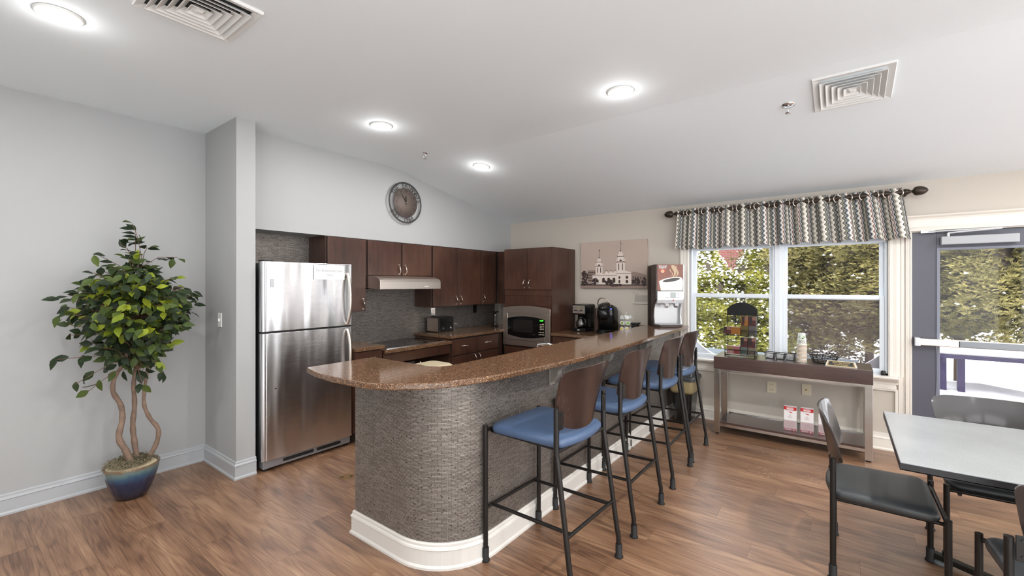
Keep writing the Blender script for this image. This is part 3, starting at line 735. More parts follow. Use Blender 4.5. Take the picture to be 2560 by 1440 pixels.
def outlet(name, label, cat, c, face, plate, kind='outlet', w=.072, h=.116):
    """face: 'y' -> faces -y ; 'x' -> faces -x ; 'X' pillar side faces -x"""
    t = thing(name, label, cat, c)
    X, Y, Z = c
    if face == 'y': bb = lambda u0, u1, z0, z1, d: box(X+u0, X+u1, Y-d, Y, Z+z0, Z+z1)
    else: bb = lambda u0, u1, z0, z1, d: box(X-d, X, Y+u0, Y+u1, Z+z0, Z+z1)
    part('cover_plate', bb(-w/2, w/2, -h/2, h/2, .006), plate, t, bevel=.002)
    if kind == 'outlet':
        for zz in (-.026, .026):
            r_ = part('receptacle', bb(-.017, .017, zz-.014, zz+.014, .0085), plate, t, bevel=.003)
            part('slots', MB().box(*((X-.008, X-.005, Y-.0088, Y-.008, Z+zz-.004, Z+zz+.006) if face == 'y' else (X-.0088, X-.008, Y-.008, Y-.005, Z+zz-.004, Z+zz+.006))).box(*((X+.005, X+.008, Y-.0088, Y-.008, Z+zz-.004, Z+zz+.006) if face == 'y' else (X-.0088, X-.008, Y+.005, Y+.008, Z+zz-.004, Z+zz+.006))), M_BLACKR, r_)
    elif kind == 'switch':
        part('toggle', bb(-.006, .006, -.012, .012, .018), plate, t, bevel=.002)
    elif kind == 'jack':
        part('jack', MB().lathe([(.009, 0), (.009, -.014), (.005, -.018)], (X, Y, Z), 12, 'x'), mat('brass', (200, 180, 120), .3, metal=1), t)
        part('screw', bb(-.003, .003, .035, .041, .0075), plate, t); part('screw', bb(-.003, .003, -.041, -.035, .0075), plate, t)
    return t
outlet('wall_outlet', 'steel-plated wall outlet on the backsplash right above the toaster', 'outlet', (3.925, 4.2595, 1.135), 'y', M_CHROME)
outlet('wall_outlet', 'black wall outlet on the backsplash near the kitchen corner', 'outlet', (4.74, 4.2595, 1.15), 'y', M_BLACKP)
outlet('wall_outlet', 'almond duplex wall outlet on the wall behind the console table', 'outlet', (5.199, .575, .443), 'x', M_ALMOND, w=.082, h=.118)
outlet('cable_outlet', 'almond cable outlet plate right of the duplex outlet behind the console', 'outlet', (5.199, .277, .458), 'x', M_ALMOND, 'jack', w=.078, h=.108)
outlet('light_switch', 'white light switch on the side of the grey pillar', 'switch', (1.399, 4.02, 1.212), 'x', M_WHITE, 'switch')

# drip coffee maker (faces -x)
cm = thing('drip_coffee_maker', 'black drip coffee maker with steel control panel next to the microwave tower', 'coffee maker', (5.05, 2.65, .9), R(-4))
part('base', box(-.125, .10, -.095, .10, 0, .045), M_BLACKP, cm, local=True, bevel=.006)
part('water_tank', box(.0, .118, -.095, .10, .045, .345), M_BLACKP, cm, local=True, bevel=.01)
part('brew_head', box(-.125, .118, -.095, .10, .215, .345), M_BLACKP, cm, local=True, bevel=.012)
pn = part('control_panel', box(-.129, -.124, -.085, .09, .232, .334), M_STEEL, cm, local=True, bevel=.004)
part('display', box(-.131, -.128, -.015, .03, .295, .32), mat('lcd', (130, 130, 100), .3), pn, local=True)
part('button_strip', box(-.131, -.128, -.06, .068, .262, .272), M_BLACKP, pn, local=True)
part('dial', MB().lathe([(.015, -.128), (.013, -.138)], (0, .004, .262), 16, 'x'), M_CHROME, pn, local=True)
ca = part('carafe', MB().lathe([(.045, .047), (.062, .06), (.066, .09), (.058, .13), (.042, .158), (.04, .17)], (-.055, .01, 0), 24), M_CARAFE, cm, local=True)
part('carafe_lid', MB().lathe([(.043, .17), (.045, .18), (.03, .195)], (-.055, .01, 0), 20), M_BLACKP, ca, local=True)
part('carafe_handle', MB().tube([(-.08, -.035, .165), (-.10, -.075, .16), (-.105, -.085, .12), (-.095, -.07, .075)], .009, 8), M_BLACKP, ca, local=True)
part('badge', box(-.1262, -.125, -.012, .022, .018, .026), M_WHITE, cm, local=True)

# single-serve brewer with open lid
kb_ = thing('pod_brewer', 'tall glossy black single-serve coffee brewer with raised lid and silver loop handle', 'coffee maker', (5.04, 2.335, .9), R(-2))
def ell(cx, cy, a, b, n=28): return lambda i: [(cx+(a-i)*cos(2*PI*k/n), cy+(b-i)*sin(2*PI*k/n)) for k in range(n)]
part('base', MB().pad(ell(-.01, 0, .15, .105), [(0, 0), (0, .04), (.006, .045)], False), M_BLACKP, kb_, local=True)
part('tower', MB().pad(lambda i: rr(.045, -.005, .10-i, .105-i, .06), [(0, .045), (0, .27), (.01, .31), (.035, .335), (.07, .345)]), M_BLACKP, kb_, local=True)
part('water_reservoir', MB().pad(lambda i: rr(.02, .115, .09-i, .03-i, .025), [(0, .01), (0, .29), (.008, .30)], False), mat('smoked_plastic', (60, 48, 42), .1), kb_, local=True)
part('brew_head', MB().pad(ell(-.045, .01, .088, .08), [(.04, .165), (.015, .185), (0, .22), (0, .275), (.01, .285)]), M_BLACKP, kb_, local=True)
ld = MB(); Mx = Matrix.Translation((-.035, .01, .325)) @ Matrix.Rotation(R(-24), 4, 'Y')
for (r0, z0), (r1, z1) in (((.066, -.02), (.078, -.012)), ((.078, -.012), (.08, .012)), ((.08, .012), (.07, .024)), ((.07, .024), (0, .03))): 
    n = 24; vs = [tuple(Mx @ Vector((r*cos(2*PI*k/n), r*sin(2*PI*k/n), z))) for r, z in ((r0, z0), (r1, z1)) for k in range(n)]
    ld.add(vs, [(k, (k+1) % n, n+(k+1) % n, n+k) for k in range(n)], True)
ld.add([tuple(Mx @ Vector((.066*cos(2*PI*k/24), .066*sin(2*PI*k/24), -.02))) for k in range(24)], [tuple(range(24))])
ldo = part('lid', ld, M_BLACKP, kb_, local=True)
pts = [tuple(Mx @ Vector(p)) for p in [(.0, -.079, .0), (.0, -.083, .04), (.0, -.065, .085), (0, -.035, .112), (0, 0, .12), (0, .035, .112), (0, .065, .085), (0, .083, .04), (0, .079, 0)]]
part('loop_handle', MB().tube(pts, .0065, 8), M_NICKEL, ldo, local=True)
for k in range(3): part('indicator_light', MB().lathe([(.0045, .298+0), (.004, .301)], (-.035+.0, -.062-.012*k, .0), 8), mat('blue_light', (60, 80, 255), .3, emis=(70, 90, 255), estr=12), kb_, local=True)

# pod carousel
pc = thing('pod_carousel', 'chrome wire carousel of coffee pods beside the single-serve brewer', 'pod holder', (4.99, 2.055, .9))
part('wire_frame', MB().tube([(4.99, 2.055, .9), (4.99, 2.055, 1.165)], .004, 8).torus((4.99, 2.055, .906), .07, .003).torus((4.99, 2.055, 1.175), .012, .003, 'x').torus((4.99, 2.055, .97), .05, .002).torus((4.99, 2.055, 1.04), .05, .002).torus((4.99, 2.055, 1.11), .05, .002), M_CHROME, pc)
pod_cols = {'green': (120, 160, 60), 'yellow': (232, 196, 70), 'tan': (178, 110, 84), 'silver': (210, 212, 214)}
pod_pos = []
for row, (z, cols) in enumerate(((.965, ['yellow', 'yellow', 'tan', 'green', 'silver', 'tan']), (1.032, ['green', 'green', 'green', 'yellow', 'tan', 'silver']), (1.10, ['silver', 'silver', 'silver', 'green', 'silver', 'silver']))):
    for k, cname in enumerate(cols):
        pod_pos.append((z, 150+k*60+(8 if row == 1 else 0), cname, row))
rowname = ['bottom row', 'middle row', 'top row']
podn = {}
for z, a, cname, row in pod_pos:
    d = Vector((cos(R(a)), sin(R(a)), .45)).normalized(); base = Vector((4.99, 2.055, z))+Vector((cos(R(a)), sin(R(a)), 0))*.05
    pod = thing('coffee_pod', '%s-lidded coffee pod in the %s of the wire carousel' % (cname, rowname[row]), 'coffee pod', tuple(base), 0, 'pods in the carousel, %s lids, %s' % (cname, rowname[row]))
    q = d.to_track_quat('Z', 'Y').to_matrix().to_4x4()
    def xf(pr, n=14):
        mm = MB(); vs = []
        for r_, zz in pr:
            for k in range(n): vs.append(tuple(q @ Vector((r_*cos(2*PI*k/n), r_*sin(2*PI*k/n), zz))))
        fs = [(i*n+k, i*n+(k+1) % n, (i+1)*n+(k+1) % n, (i+1)*n+k) for i in range(len(pr)-1) for k in range(n)]+[tuple(range(n))[::-1], tuple(range((len(pr)-1)*n, len(pr)*n))]
        return mm.add(vs, fs)
    part('cup', xf([(.017, -.016), (.021, .018), (.0245, .018), (.0245, .021)]), M_WHITE, pod, local=True)
    part('lid_foil', xf([(.018, .0212), (.017, .0222)]), mat('pod_'+cname, pod_cols[cname], .4), pod, local=True)
nb = thing('sweetener_caddy', 'small black caddy with cream packets right of the pod carousel', 'caddy', (4.98, 1.93, .9))
part('caddy_body', box(4.95, 5.02, 1.905, 1.975, .9005, 1.03).box(4.94, 5.03, 1.895, 1.985, 1.03, 1.05), M_BLACKP, nb, bevel=.003)
cb = part('packet_box', box(4.955, 5.03, 1.83, 1.89, .9005, .995), mat('cream_card', (226, 212, 184), .6), None, bevel=.002); tag(cb, 'low cream cardboard packet box on the counter left of the tall dispenser', 'box')

# hot drinks dispenser at the far end of the bar
dp = thing('coffee_dispenser', 'tall brown coffee dispenser with cup picture, standing on the window end of the bar', 'coffee dispenser', (4.975, 1.592, 1.031), math.atan2(-.75, .66))
M_DBR = mat('dark_brown_plastic', (58, 46, 42), .35); M_SIL = mat('silver_plastic', (208, 210, 214), .25, metal=.3)
W2 = .158
side = MB().pad(lambda i: [(-W2+i, -.11), (-W2+i, .06), (-W2+.03, .115), (-W2+.07, .13), (W2-.07, .13), (W2-.03, .115), (W2-i, .06), (W2-i, -.11)], [(0, .012), (0, .66), (.006, .672), (.02, .676)], False)
part('rear_housing', MB().box(-W2, W2, .0, .11, .0, .675).prism([(-W2+.0, -.0), (W2, 0), (W2, .11), (W2-.03, .14), (-W2+.03, .14), (-W2, .11)], 'z', 0, .685), M_DBR, dp, local=True, bevel=.01)
# side cheeks with the hooked profile
ck_p = [(.005, 0), (.005, .685), (-.13, .690), (-.135, .40), (-.128, .31), (-.09, .265), (-.062, .20), (-.055, .12), (-.07, .055), (-.075, .0)]
part('side_cheek', MB().prism(ck_p, 'x', -W2-.002, -W2+.012), M_DBR, dp, local=True, bevel=.003)
part('side_cheek', MB().prism(ck_p, 'x', W2-.010, W2+.004), M_SIL, dp, local=True, bevel=.003, label='silver side cheek')
fp = part('picture_panel', box(-W2+.012, W2-.012, -.134, -.0, .40, .688), mat('poster_brown', (126, 74, 56), .3, var=.25, vscale=7), dp, local=True, bevel=.002)
# printed cup, steam and lettering, flat on the panel
cu = MB(); yy = -.1352
cu.cur = 0
cup_poly = [(-.128, .505), (-.105, .401), (.143, .401), (.146, .50), (.138, .535), (.10, .548), (.02, .545), (-.07, .530)]
cu.add([(x, yy, z) for x, z in cup_poly], [tuple(range(len(cup_poly)))])
rim = [(.012+.118*cos(2*PI*k/28)-.0*sin(2*PI*k/28), yy-.0004, .520+.026*sin(2*PI*k/28)+.018*cos(2*PI*k/28)) for k in range(28)]
cu.cur = 1; cu.add(rim, [tuple(range(28))])
cu.cur = 2; cu.add([(.012+.098*cos(2*PI*k/28), yy-.0008, .517+.019*sin(2*PI*k/28)+.015*cos(2*PI*k/28)) for k in range(28)], [tuple(range(28))])
cu.cur = 3
for sx_, sz_, hh, ww_ in ((.03, .55, .13, .022), (.06, .55, .12, .016), (-.0, .555, .08, .008)):
    L_ = []; Rr = []
    for i in range(12):
        t_ = i/11; c_ = sx_+.02*sin(5*t_)+.02*t_; w_ = ww_*(.35+.9*t_)*(1-.35*t_)
        L_.append((c_-w_, yy-.0002-.00005*hh, sz_+hh*t_)); Rr.append((c_+w_, yy-.0002-.00005*hh, sz_+hh*t_))
    cu.add(L_+Rr[::-1], [(i, i+1, 22-i, 23-i) for i in range(11)])
part('printed_cup', cu, [mat('cup_print_white', (238, 234, 222), .35), mat('cup_print_rim', (246, 244, 238), .35), mat('cup_print_coffee', (52, 44, 32), .3), mat('steam_print', (196, 170, 138), .4)], fp, local=True, fix=False)
tx = MB(); text_mb(tx, 'DOUWE', .024, (-.085, yy, .660), (1, 0, 0), (0, 0, 1), bold=.02); text_mb(tx, 'EGBERTS', .020, (-.085, yy, .643), (1, 0, 0), (0, 0, 1), bold=.02)
part('lettering', tx, M_PAPER, fp, local=True, fix=False)
em = MB(); em.cur = 0; em.add([(x, yy, z) for x, z in ((-.112, .636), (-.058, .636), (-.060, .61), (-.074, .596), (-.085, .592), (-.098, .597), (-.110, .612))], [tuple(range(7))])
em.cur = 1; em.add([(-.085+.017*cos(2*PI*k/20), yy-.0003, .614+.017*sin(2*PI*k/20)) for k in range(20)], [tuple(range(20))])
em.cur = 2; em.add([(-.085+.011*cos(2*PI*k/20), yy-.0006, .614+.011*sin(2*PI*k/20)) for k in range(20)], [tuple(range(20))])
part('emblem', em, [mat('emblem_red', (206, 80, 44), .4), mat('emblem_white', (238, 230, 214), .4), mat('emblem_gold', (206, 156, 92), .4)], fp, local=True, fix=False)
cpn = part('control_panel', MB().prism([(-.002, .395), (-.138, .395), (-.140, .30), (-.130, .262), (-.10, .248), (-.002, .248)], 'x', -W2+.012, W2-.010), M_SIL, dp, local=True, bevel=.004)
part('display', box(.0, .062, -.1415, -.139, .318, .382), mat('grey_lcd', (168, 176, 172), .2), cpn, local=True)
for k in range(4): part('button', box(.074, .108, -.1415, -.139, .322+.016*k, .332+.016*k), mat('button_grey', (196, 198, 202), .3), cpn, local=True, bevel=.001)
part('button', box(-.052, -.012, -.1415, -.139, .320, .331), mat('button_grey', (196, 198, 202), .3), cpn, local=True, bevel=.001)
part('emblem_dot', MB().lathe([(.008, -.140), (.008, -.1418)], (.035, 0, .295), 14, 'y'), M_RED, cpn, local=True)
for xx in (-.045, .065):
    part('spout', MB().prism([(-.10, .262), (-.150, .262), (-.158, .235), (-.150, .215), (-.128, .212), (-.10, .24)], 'x', xx-.02, xx+.02), M_CHROME, dp, local=True, bevel=.006)
part('back_panel', box(-W2+.012, W2-.010, -.025, -.0, .03, .25), stainless('soft_steel', 0, (170, 170, 170), .4), dp, local=True)
tr = part('drip_tray', MB().prism([(-W2+.0, 0), (-W2, -.10), (-W2+.04, -.150), (0, -.165), (W2-.04, -.150), (W2, -.10), (W2, 0)], 'z', 0, .028), M_DBR, dp, local=True, bevel=.004)
gm = MB()
for i in range(17): gm.box(-.125+i*.0156-.003, -.125+i*.0156+.003, -.142, -.02, .0285, .0315)
for j in range(5): gm.box(-.13, .13, -.140+j*.028, -.136+j*.028, .0285, .031)
part('tray_grate', gm, M_SIL, tr, local=True)
part('latch', box(-W2-.004, -W2, -.13, -.085, .39, .44), M_BLACKP, dp, local=True, bevel=.002)

# ------------------------------------------------------------------ CLOCK
CX, CY, CZ = 3.197, 3.915, 2.418
ck_ = thing('wall_clock', 'round bronze openwork wall clock with cut-out lettering on the soffit wall', 'clock', (CX, CY, CZ))
ring = [(.214, -.003), (.230, -.003), (.230, .003), (.214, .003)]
part('outer_ring', MB().lathe(ring, (CX, CY, CZ), 64, 'y', closed=True), mat('clock_ring', (58, 56, 54), .5), ck_)
part('dial', MB().lathe([(0, -.004), (.163, -.004), (.163, .004), (0, .004)], (CX, CY, CZ), 64, 'y'), mat('clock_dial', (104, 92, 86), .6, metal=.2, var=.1, vscale=6), ck_)
M_CKI = mat('clock_ink', (50, 46, 44), .6)
lm = MB()
def ring_text(chars, a0_, a1_, rad, size, flip=False):
    n = len(chars)
    for i, ch in enumerate(chars):
        if ch == ' ': continue
        a = R(a0_+(a1_-a0_)*i/max(1, n-1))   # clockwise from 12
        rdir = Vector((sin(a), 0, cos(a))); tdir = Vector((cos(a), 0, -sin(a)))
        up = rdir; rt = tdir
        if flip: up = -rdir; rt = -tdir
        o = Vector((CX, CY, CZ))+rdir*rad
        text_mb(lm, ch, size, tuple(o), tuple(rt), tuple(up), .0035, bold=.01)
ring_text('THE FAIRWAYS', -62, 78, .164, .072)
ring_text('EST', 236, 212, .214, .072, True)
ring_text('1968', 184, 152, .214, .072, True)
part('lettering', lm, M_CKI, ck_, fix=False)
lm = MB()
for i, nm in enumerate(['XII', 'I', 'II', 'III', 'IIII', 'V', 'VI', 'VII', 'VIII', 'IX', 'X', 'XI']):
    a = R(30*i); rdir = Vector((sin(a), 0, cos(a))); tdir = Vector((cos(a), 0, -sin(a)))
    text_mb(lm, nm, .036, tuple(Vector((CX, CY, CZ))+rdir*.122), tuple(tdir), tuple(rdir), .0048)
part('numerals', lm, M_CKI, ck_, fix=False)
part('dial_line', MB().lathe([(.112, -.0048), (.1135, -.0048), (.1135, -.004), (.112, -.004)], (CX, CY, CZ), 48, 'y', closed=True).lathe([(.155, -.0048), (.1565, -.0048), (.1565, -.004), (.155, -.004)], (CX, CY, CZ), 48, 'y', closed=True), M_CKI, ck_)
def hand(a, L_, w_, d):
    a = R(a); r_ = Vector((sin(a), 0, cos(a))); t_ = Vector((cos(a), 0, -sin(a))); c = Vector((CX, CY-d, CZ))
    return MB().add([tuple(c-r_*.02-t_*w_), tuple(c-r_*.02+t_*w_), tuple(c+r_*L_*.6+t_*w_*1.6), tuple(c+r_*L_), tuple(c+r_*L_*.6-t_*w_*1.6)], [(0, 1, 2, 3, 4)])
part('minute_hand', hand(-33, .125, .003, .008), M_BLACKM, ck_); part('hour_hand', hand(-4, .085, .0055, .010), M_BLACKM, ck_)
part('hub', MB().lathe([(.007, 0), (.007, -.014)], (CX, CY, CZ), 12, 'y'), M_NICKEL, ck_)
part('standoff', MB().lathe([(.03, .004), (.03, .034)], (CX, CY, CZ), 12, 'y'), M_BLACKM, ck_)

# ------------------------------------------------------------------ CEILING FIXTURES
def slope_z(x): return CEIL-(x-3.1)*.1833 if x > 3.1 else CEIL
lamp_n = 0
def downlight(x, y, label, power=1.0):
    z = slope_z(x); tilt = math.atan(.1833) if x > 3.1 else 0
    t = thing('recessed_light', label, 'ceiling light', (x, y, z-.001), 0, None)
    t.rotation_euler = (0, tilt, 0)
    part('trim_ring', MB().lathe([(.072, 0), (.088, 0), (.088, -.006), (.080, -.011), (.072, -.009)], (0, 0, 0), 40, closed=True), M_WHITE, t, local=True)
    part('diffuser', MB().lathe([(0, -.008), (.072, -.008), (.072, -.002), (0, -.002)], (0, 0, 0), 32), mat('lit_diffuser', (255, 252, 246), .5, emis=(255, 250, 240), estr=9), t, local=True)
    l = area('downlight_lamp', (0, 0, -.014), (0, 0, 0), .14, .14, LAMP_W*power, (1, .985, .965), 'DISK'); l.parent = t
    pd = bpy.data.lights.new('lens_glow', 'POINT'); pd.energy = LAMP_W*.11; pd.shadow_soft_size = .05; pd.color = (1, .985, .965)
    po = bpy.data.objects.new('lens_glow', pd); COL.objects.link(po); po.parent = t; po.location = (0, 0, -.075)
    return t
downlight(.36, 2.985, 'large bright recessed ceiling light at the left edge, over the potted tree')
downlight(2.185, 2.98, 'recessed ceiling light above the refrigerator, left of the clock')
downlight(3.43, 2.99, 'recessed light in the sloped ceiling above the clock, nearest the kitchen corner')
downlight(2.762, 1.18, 'recessed light in the flat ceiling above the bar stools')
WHERE = {(.95, 1.18): 'just in front', (-.85, 1.18): 'close to the left', (-2.3, 2.98): 'far left', (-1.0, 2.98): 'left along the grey wall', (2.3, -.8): 'above the dining table, right', (.6, -.8): 'just right', (-1.4, -.8): 'just behind', (2.3, -2.9): 'far right', (.4, -2.9): 'far behind, right side', (-1.6, -2.9): 'far behind, left side', (4.1, -1.9): 'beside the door, right', (4.1, -3.8): 'in the far right corner'}
for x, y in ((.95, 1.18), (-.85, 1.18), (-2.3, 2.98), (-1.0, 2.98), (2.3, -.8), (.6, -.8), (-1.4, -.8), (2.3, -2.9), (.4, -2.9), (-1.6, -2.9), (4.1, -1.9), (4.1, -3.8)):  # unseen lamps added as fill; the dining and door ones are boosted
    downlight(x, y, 'unseen recessed ceiling light added as fill, %s of the camera' % WHERE[(x, y)], {(2.3, -.8): 4.5, (4.1, -1.9): 2.2}.get((x, y), 1.0))
def ceiling_vent(cx, cy, h, label):
    tilt = math.atan(.1833) if cx > 3.1 else 0; z = slope_z(cx)
    t = thing('ceiling_vent', label, 'vent', (cx, cy, z-.0005)); t.rotation_euler = (0, tilt, 0)
    M_V = mat('vent_paint', (228, 228, 226), .45)
    def sq(r_): return [(-r_, -r_), (r_, -r_), (r_, r_), (-r_, r_)]
    part('frame', MB().sweep(sq(h), [(0, 0), (.034, 0), (.034, -.006), (.004, -.014), (0, -.010)], 0, closed=True), M_V, t, local=True)
    part('duct_opening', box(-h+.035, h-.035, -h+.035, h-.035, -.001, 0), mat('duct_dark', (40, 40, 40), .8), t, local=True)
    for k in range(5):
        r_ = h-.036-k*.030
        part('louver', MB().sweep(sq(r_), [(0, -.026), (.003, -.027), (.031, -.003), (.027, -.002)], 0, closed=True), M_V, t, local=True)
    r_ = h-.036-5*.030+.012
    part('centre_cap', MB().add([(-r_, -r_, -.012), (r_, -r_, -.012), (r_, r_, -.012), (-r_, r_, -.012), (-r_*.4, -r_*.4, -.026), (r_*.4, -r_*.4, -.026), (r_*.4, r_*.4, -.026), (-r_*.4, r_*.4, -.026)], [(0, 1, 5, 4), (1, 2, 6, 5), (2, 3, 7, 6), (3, 0, 4, 7), (4, 5, 6, 7), (3, 2, 1, 0)]), M_V, t, local=True)
    return t
ceiling_vent(.742, 2.385, .200, 'square white ceiling vent with nested louvers at the top left, near the large light')
ceiling_vent(3.447, -.052, .200, 'square white ceiling vent with nested louvers in the slope above the curtain')
def sprinkler(x, y, label, big):
    tilt = math.atan(.1833) if x > 3.1 else 0
    t = thing('fire_sprinkler', label, 'sprinkler', (x, y, slope_z(x)-.0005)); t.rotation_euler = (0, tilt, 0)
    e = .040 if big else .030
    part('escutcheon', MB().lathe([(e, 0), (e, -.004), (e*.6, -.012), (.012, -.014)], (0, 0, 0), 24), M_CHROME, t, local=True)
    part('frame_arms', MB().tube([(-.006, 0, -.014), (-.016, 0, -.03), (-.014, 0, -.048), (0, 0, -.058)], .003, 6).tube([(.006, 0, -.014), (.016, 0, -.03), (.014, 0, -.048), (0, 0, -.058)], .003, 6).tube([(0, 0, -.014), (0, 0, -.05)], .003, 6), M_CHROME, t, local=True)
    part('deflector', MB().lathe([(.018, -.060), (.018, -.062), (.004, -.064)], (0, 0, 0), 16), M_CHROME, t, local=True)
sprinkler(2.895, 3.255, 'small chrome fire sprinkler hanging near the clock', False)
sprinkler(3.49, .288, 'chrome fire sprinkler with round plate left of the right-hand vent', True)

# ------------------------------------------------------------------ WALL ART
pic = thing('wall_picture', 'sepia canvas print of a domed twin-tower building on the window wall', 'picture', (5.18, 2.3, 1.75))
PY0, PY1, PZ0, PZ1 = 2.756, 1.868, 1.452, 2.048
part('canvas', box(5.165, 5.199, PY1, PY0, PZ0, PZ1), mat('sepia_sky', (184, 166, 154), .6, var=.05, vscale=3), pic, bevel=.002)
pr = MB(); PX = 5.1645
def U(u, v, lay=0): return (PX-.00025*lay, PY0-(PY0-PY1)*u, PZ0+(PZ1-PZ0)*v)
def poly(pts, ci, lay): pr.cur = ci; pr.add([U(u, v, lay) for u, v in pts], [tuple(range(len(pts)))])
def rect(u0, u1, v0, v1, ci, lay): poly([(u0, v0), (u1, v0), (u1, v1), (u0, v1)], ci, lay)
# 0 light stone, 1 mid, 2 dark
rect(.11, .24, .12, .39, 1, 1)
for i in range(4):
    for j in range(4): rect(.125+i*.028, .145+i*.028, .15+j*.058, .18+j*.058, 2, 2)
poly([(.0, .0), (1, .0), (1, .06), (0, .075)], 1, 1); rect(0, 1, .055, .10, 2, 2)
poly([(.19, .08), (.57, .08), (.57, .34), (.34, .30), (.19, .285)], 0, 3)
for k in range(3): poly([(.38+k*.065, .31), (.412+k*.065, .375), (.445+k*.065, .31)], 0, 2); poly([(.385+k*.065, .37-.02), (.412+k*.065, .395), (.44+k*.065, .35), (.412+k*.065, .38)], 2, 4)
poly([(.55, .08), (.78, .08), (.78, .33), (.66, .38), (.55, .345)], 0, 3.5); poly([(.78, .08), (1, .08), (1, .27), (.86, .33), (.78, .345)], 1, 3)
rect(.19, .57, .268, .276, 2, 4); rect(.55, .78, .305, .313, 2, 4); poly([(.56, .325), (.62, .372), (.68, .325), (.62, .362)], 2, 4)
for k in range(3):
    c_ = .365+k*.08; poly([(c_-.022, .12), (c_+.022, .12), (c_+.022, .19)]+[(c_+.022*cos(a*PI/6), .19+.032*sin(a*PI/6)) for a in range(1, 6)]+[(c_-.022, .19)], 2, 5)
for u0, u1, v0, v1 in ((.595, .62, .11, .17), (.595, .62, .20, .25), (.70, .735, .11, .17), (.70, .735, .20, .255), (.80, .815, .2, .25), (.84, .85, .2, .25), (.87, .885, .2, .24), (.91, .92, .19, .235), (.22, .24, .15, .2)): rect(u0, u1, v0, v1, 2, 5)
def tower(c_, base, topw, top, wd, flag):
    s_ = wd
    h = top-base
    rect(c_-s_, c_+s_, base, base+h*.30, 0, 5)
    for d_ in (-.45, .45): rect(c_+d_*s_-.006, c_+d_*s_+.006, base+h*.06, base+h*.27, 2, 6)
    poly([(c_-s_*1.25, base+h*.30), (c_+s_*1.25, base+h*.30), (c_+s_*1.1, base+h*.34), (c_-s_*1.1, base+h*.34)], 1, 6)
    poly([(c_-s_*.75, base+h*.34), (c_+s_*.75, base+h*.34), (c_+s_*.7, base+h*.50), (c_-s_*.7, base+h*.50)], 0, 6)
    for d_ in (-1.02, 1.02): poly([(c_+d_*s_-.009, base+h*.33), (c_+d_*s_+.009, base+h*.33), (c_+d_*s_, base+h*.46)], 0, 6)
    poly([(c_-.02, base+h*.345), (c_+.02, base+h*.345), (c_+.014, base+h*.385), (c_, base+h*.40), (c_-.014, base+h*.385)], 2, 7)
    rect(c_-s_*.82, c_+s_*.82, base+h*.49, base+h*.51, 2, 7)
    poly([(c_+s_*.62*cos(a*PI/8), base+h*.51+h*.15*sin(a*PI/8)) for a in range(9)], 0, 7)
    rect(c_-s_*.45, c_+s_*.45, base+h*.585, base+h*.592, 1, 8)
    poly([(c_-.011, base+h*.65), (c_+.011, base+h*.65), (c_, base+h*.72)], 2, 8); rect(c_-.0022, c_+.0022, base+h*.7, top, 2, 8)
    if flag: poly([(c_, top), (c_+.022, top-.025), (c_, top-.03)], 2, 9)
tower(.295, .30, 0, .83, .055, True); tower(.625, .34, 0, 1.0, .062, False); poly([(.637, .945), (.648, .94), (.637, .92)], 2, 9)
random.seed(3)
def blob(c_, d_, rx_, ry_, n=60):
    for _ in range(n):
        a = random.random()*2*PI; q_ = math.sqrt(random.random()); u_ = c_+rx_*q_*cos(a); v_ = d_+ry_*q_*sin(a); s_ = .006+random.random()*.010
        if u_-s_ < 0.002 or u_+s_ > .998: continue
        poly([(u_+s_*cos(k*PI/3+a), v_+s_*1.3*sin(k*PI/3+a)) for k in range(6)], 2, 10+random.random())
blob(.06, .22, .055, .17, 110); blob(.235, .14, .05, .07, 60); blob(.45, .12, .06, .06, 60); blob(.85, .14, .06, .06, 60); blob(.96, .13, .035, .09, 50); blob(.55, .065, .1, .02, 50)
part('printed_scene', pr, [mat('sepia_stone', (226, 212, 202), .6), mat('sepia_mid', (146, 126, 116), .6), mat('sepia_dark', (58, 44, 42), .6)], pic, fix=False)
pq = thing('info_plaque', 'clear acrylic information plaque with small grey text under the picture', 'plaque', (5.19, 1.95, 1.33))
part('acrylic_sheet', box(5.186, 5.189, 1.80, 2.048, 1.262, 1.412), mat('plaque_sheet', (204, 196, 186), .25), pq)
for yy_ in (1.81, 2.038):
    for zz in (1.272, 1.402): part('standoff', MB().lathe([(.006, 0), (.006, -.016)], (5.199, yy_, zz), 10, 'x'), M_CHROME, pq)
pl = MB(); pl.box(5.1852, 5.1858, 1.975, 2.028, 1.380, 1.386)
for k in range(11): pl.box(5.1852, 5.1858, 1.82, 2.03, 1.287+k*.0075, 1.2905+k*.0075)
part('text_lines', pl, mat('plaque_ink', (140, 132, 124), .6), pq)

# ------------------------------------------------------------------ WINDOWS, DOOR AND TRIM ON THE WINDOW WALL
def fluted(y0, y1, z0, z1, d=.018):
    m = MB(); w_ = y1-y0
    prof = [(0, 0), (0, d*.6), (.1, d), (.22, d), (.26, d*.7), (.5, d*.85), (.74, d*.7), (.78, d), (.9, d), (1, d*.6), (1, 0)]
    P = [(XW-dd_, y0+w_*t_) for t_, dd_ in prof]
    return m.prism(P, 'z', z0, z1)
struct('trim_1', fluted(1.385, 1.492, .675, 2.05), M_TRIMW); struct('trim_2', fluted(-.448, -.335, .675, 2.05), M_TRIMW); struct('trim_12', fluted(-.448, -.403, 0, .675), M_TRIMW)
struct('trim_3', fluted(-.492, -.449, 0, 2.0, .024), M_TRIMW)
struct('trim_4', MB().prism([(XW, .675), (5.115, .675), (5.108, .668), (5.112, .655), (5.14, .648), (5.15, .632), (5.17, .622), (5.172, .60), (XW, .60)], 'y', -.402, 1.54).box(5.176, XW, -.39, 1.52, .555, .60).box(5.182, XW, -.39, 1.52, .54, .555), M_TRIMW, bevel=.002)
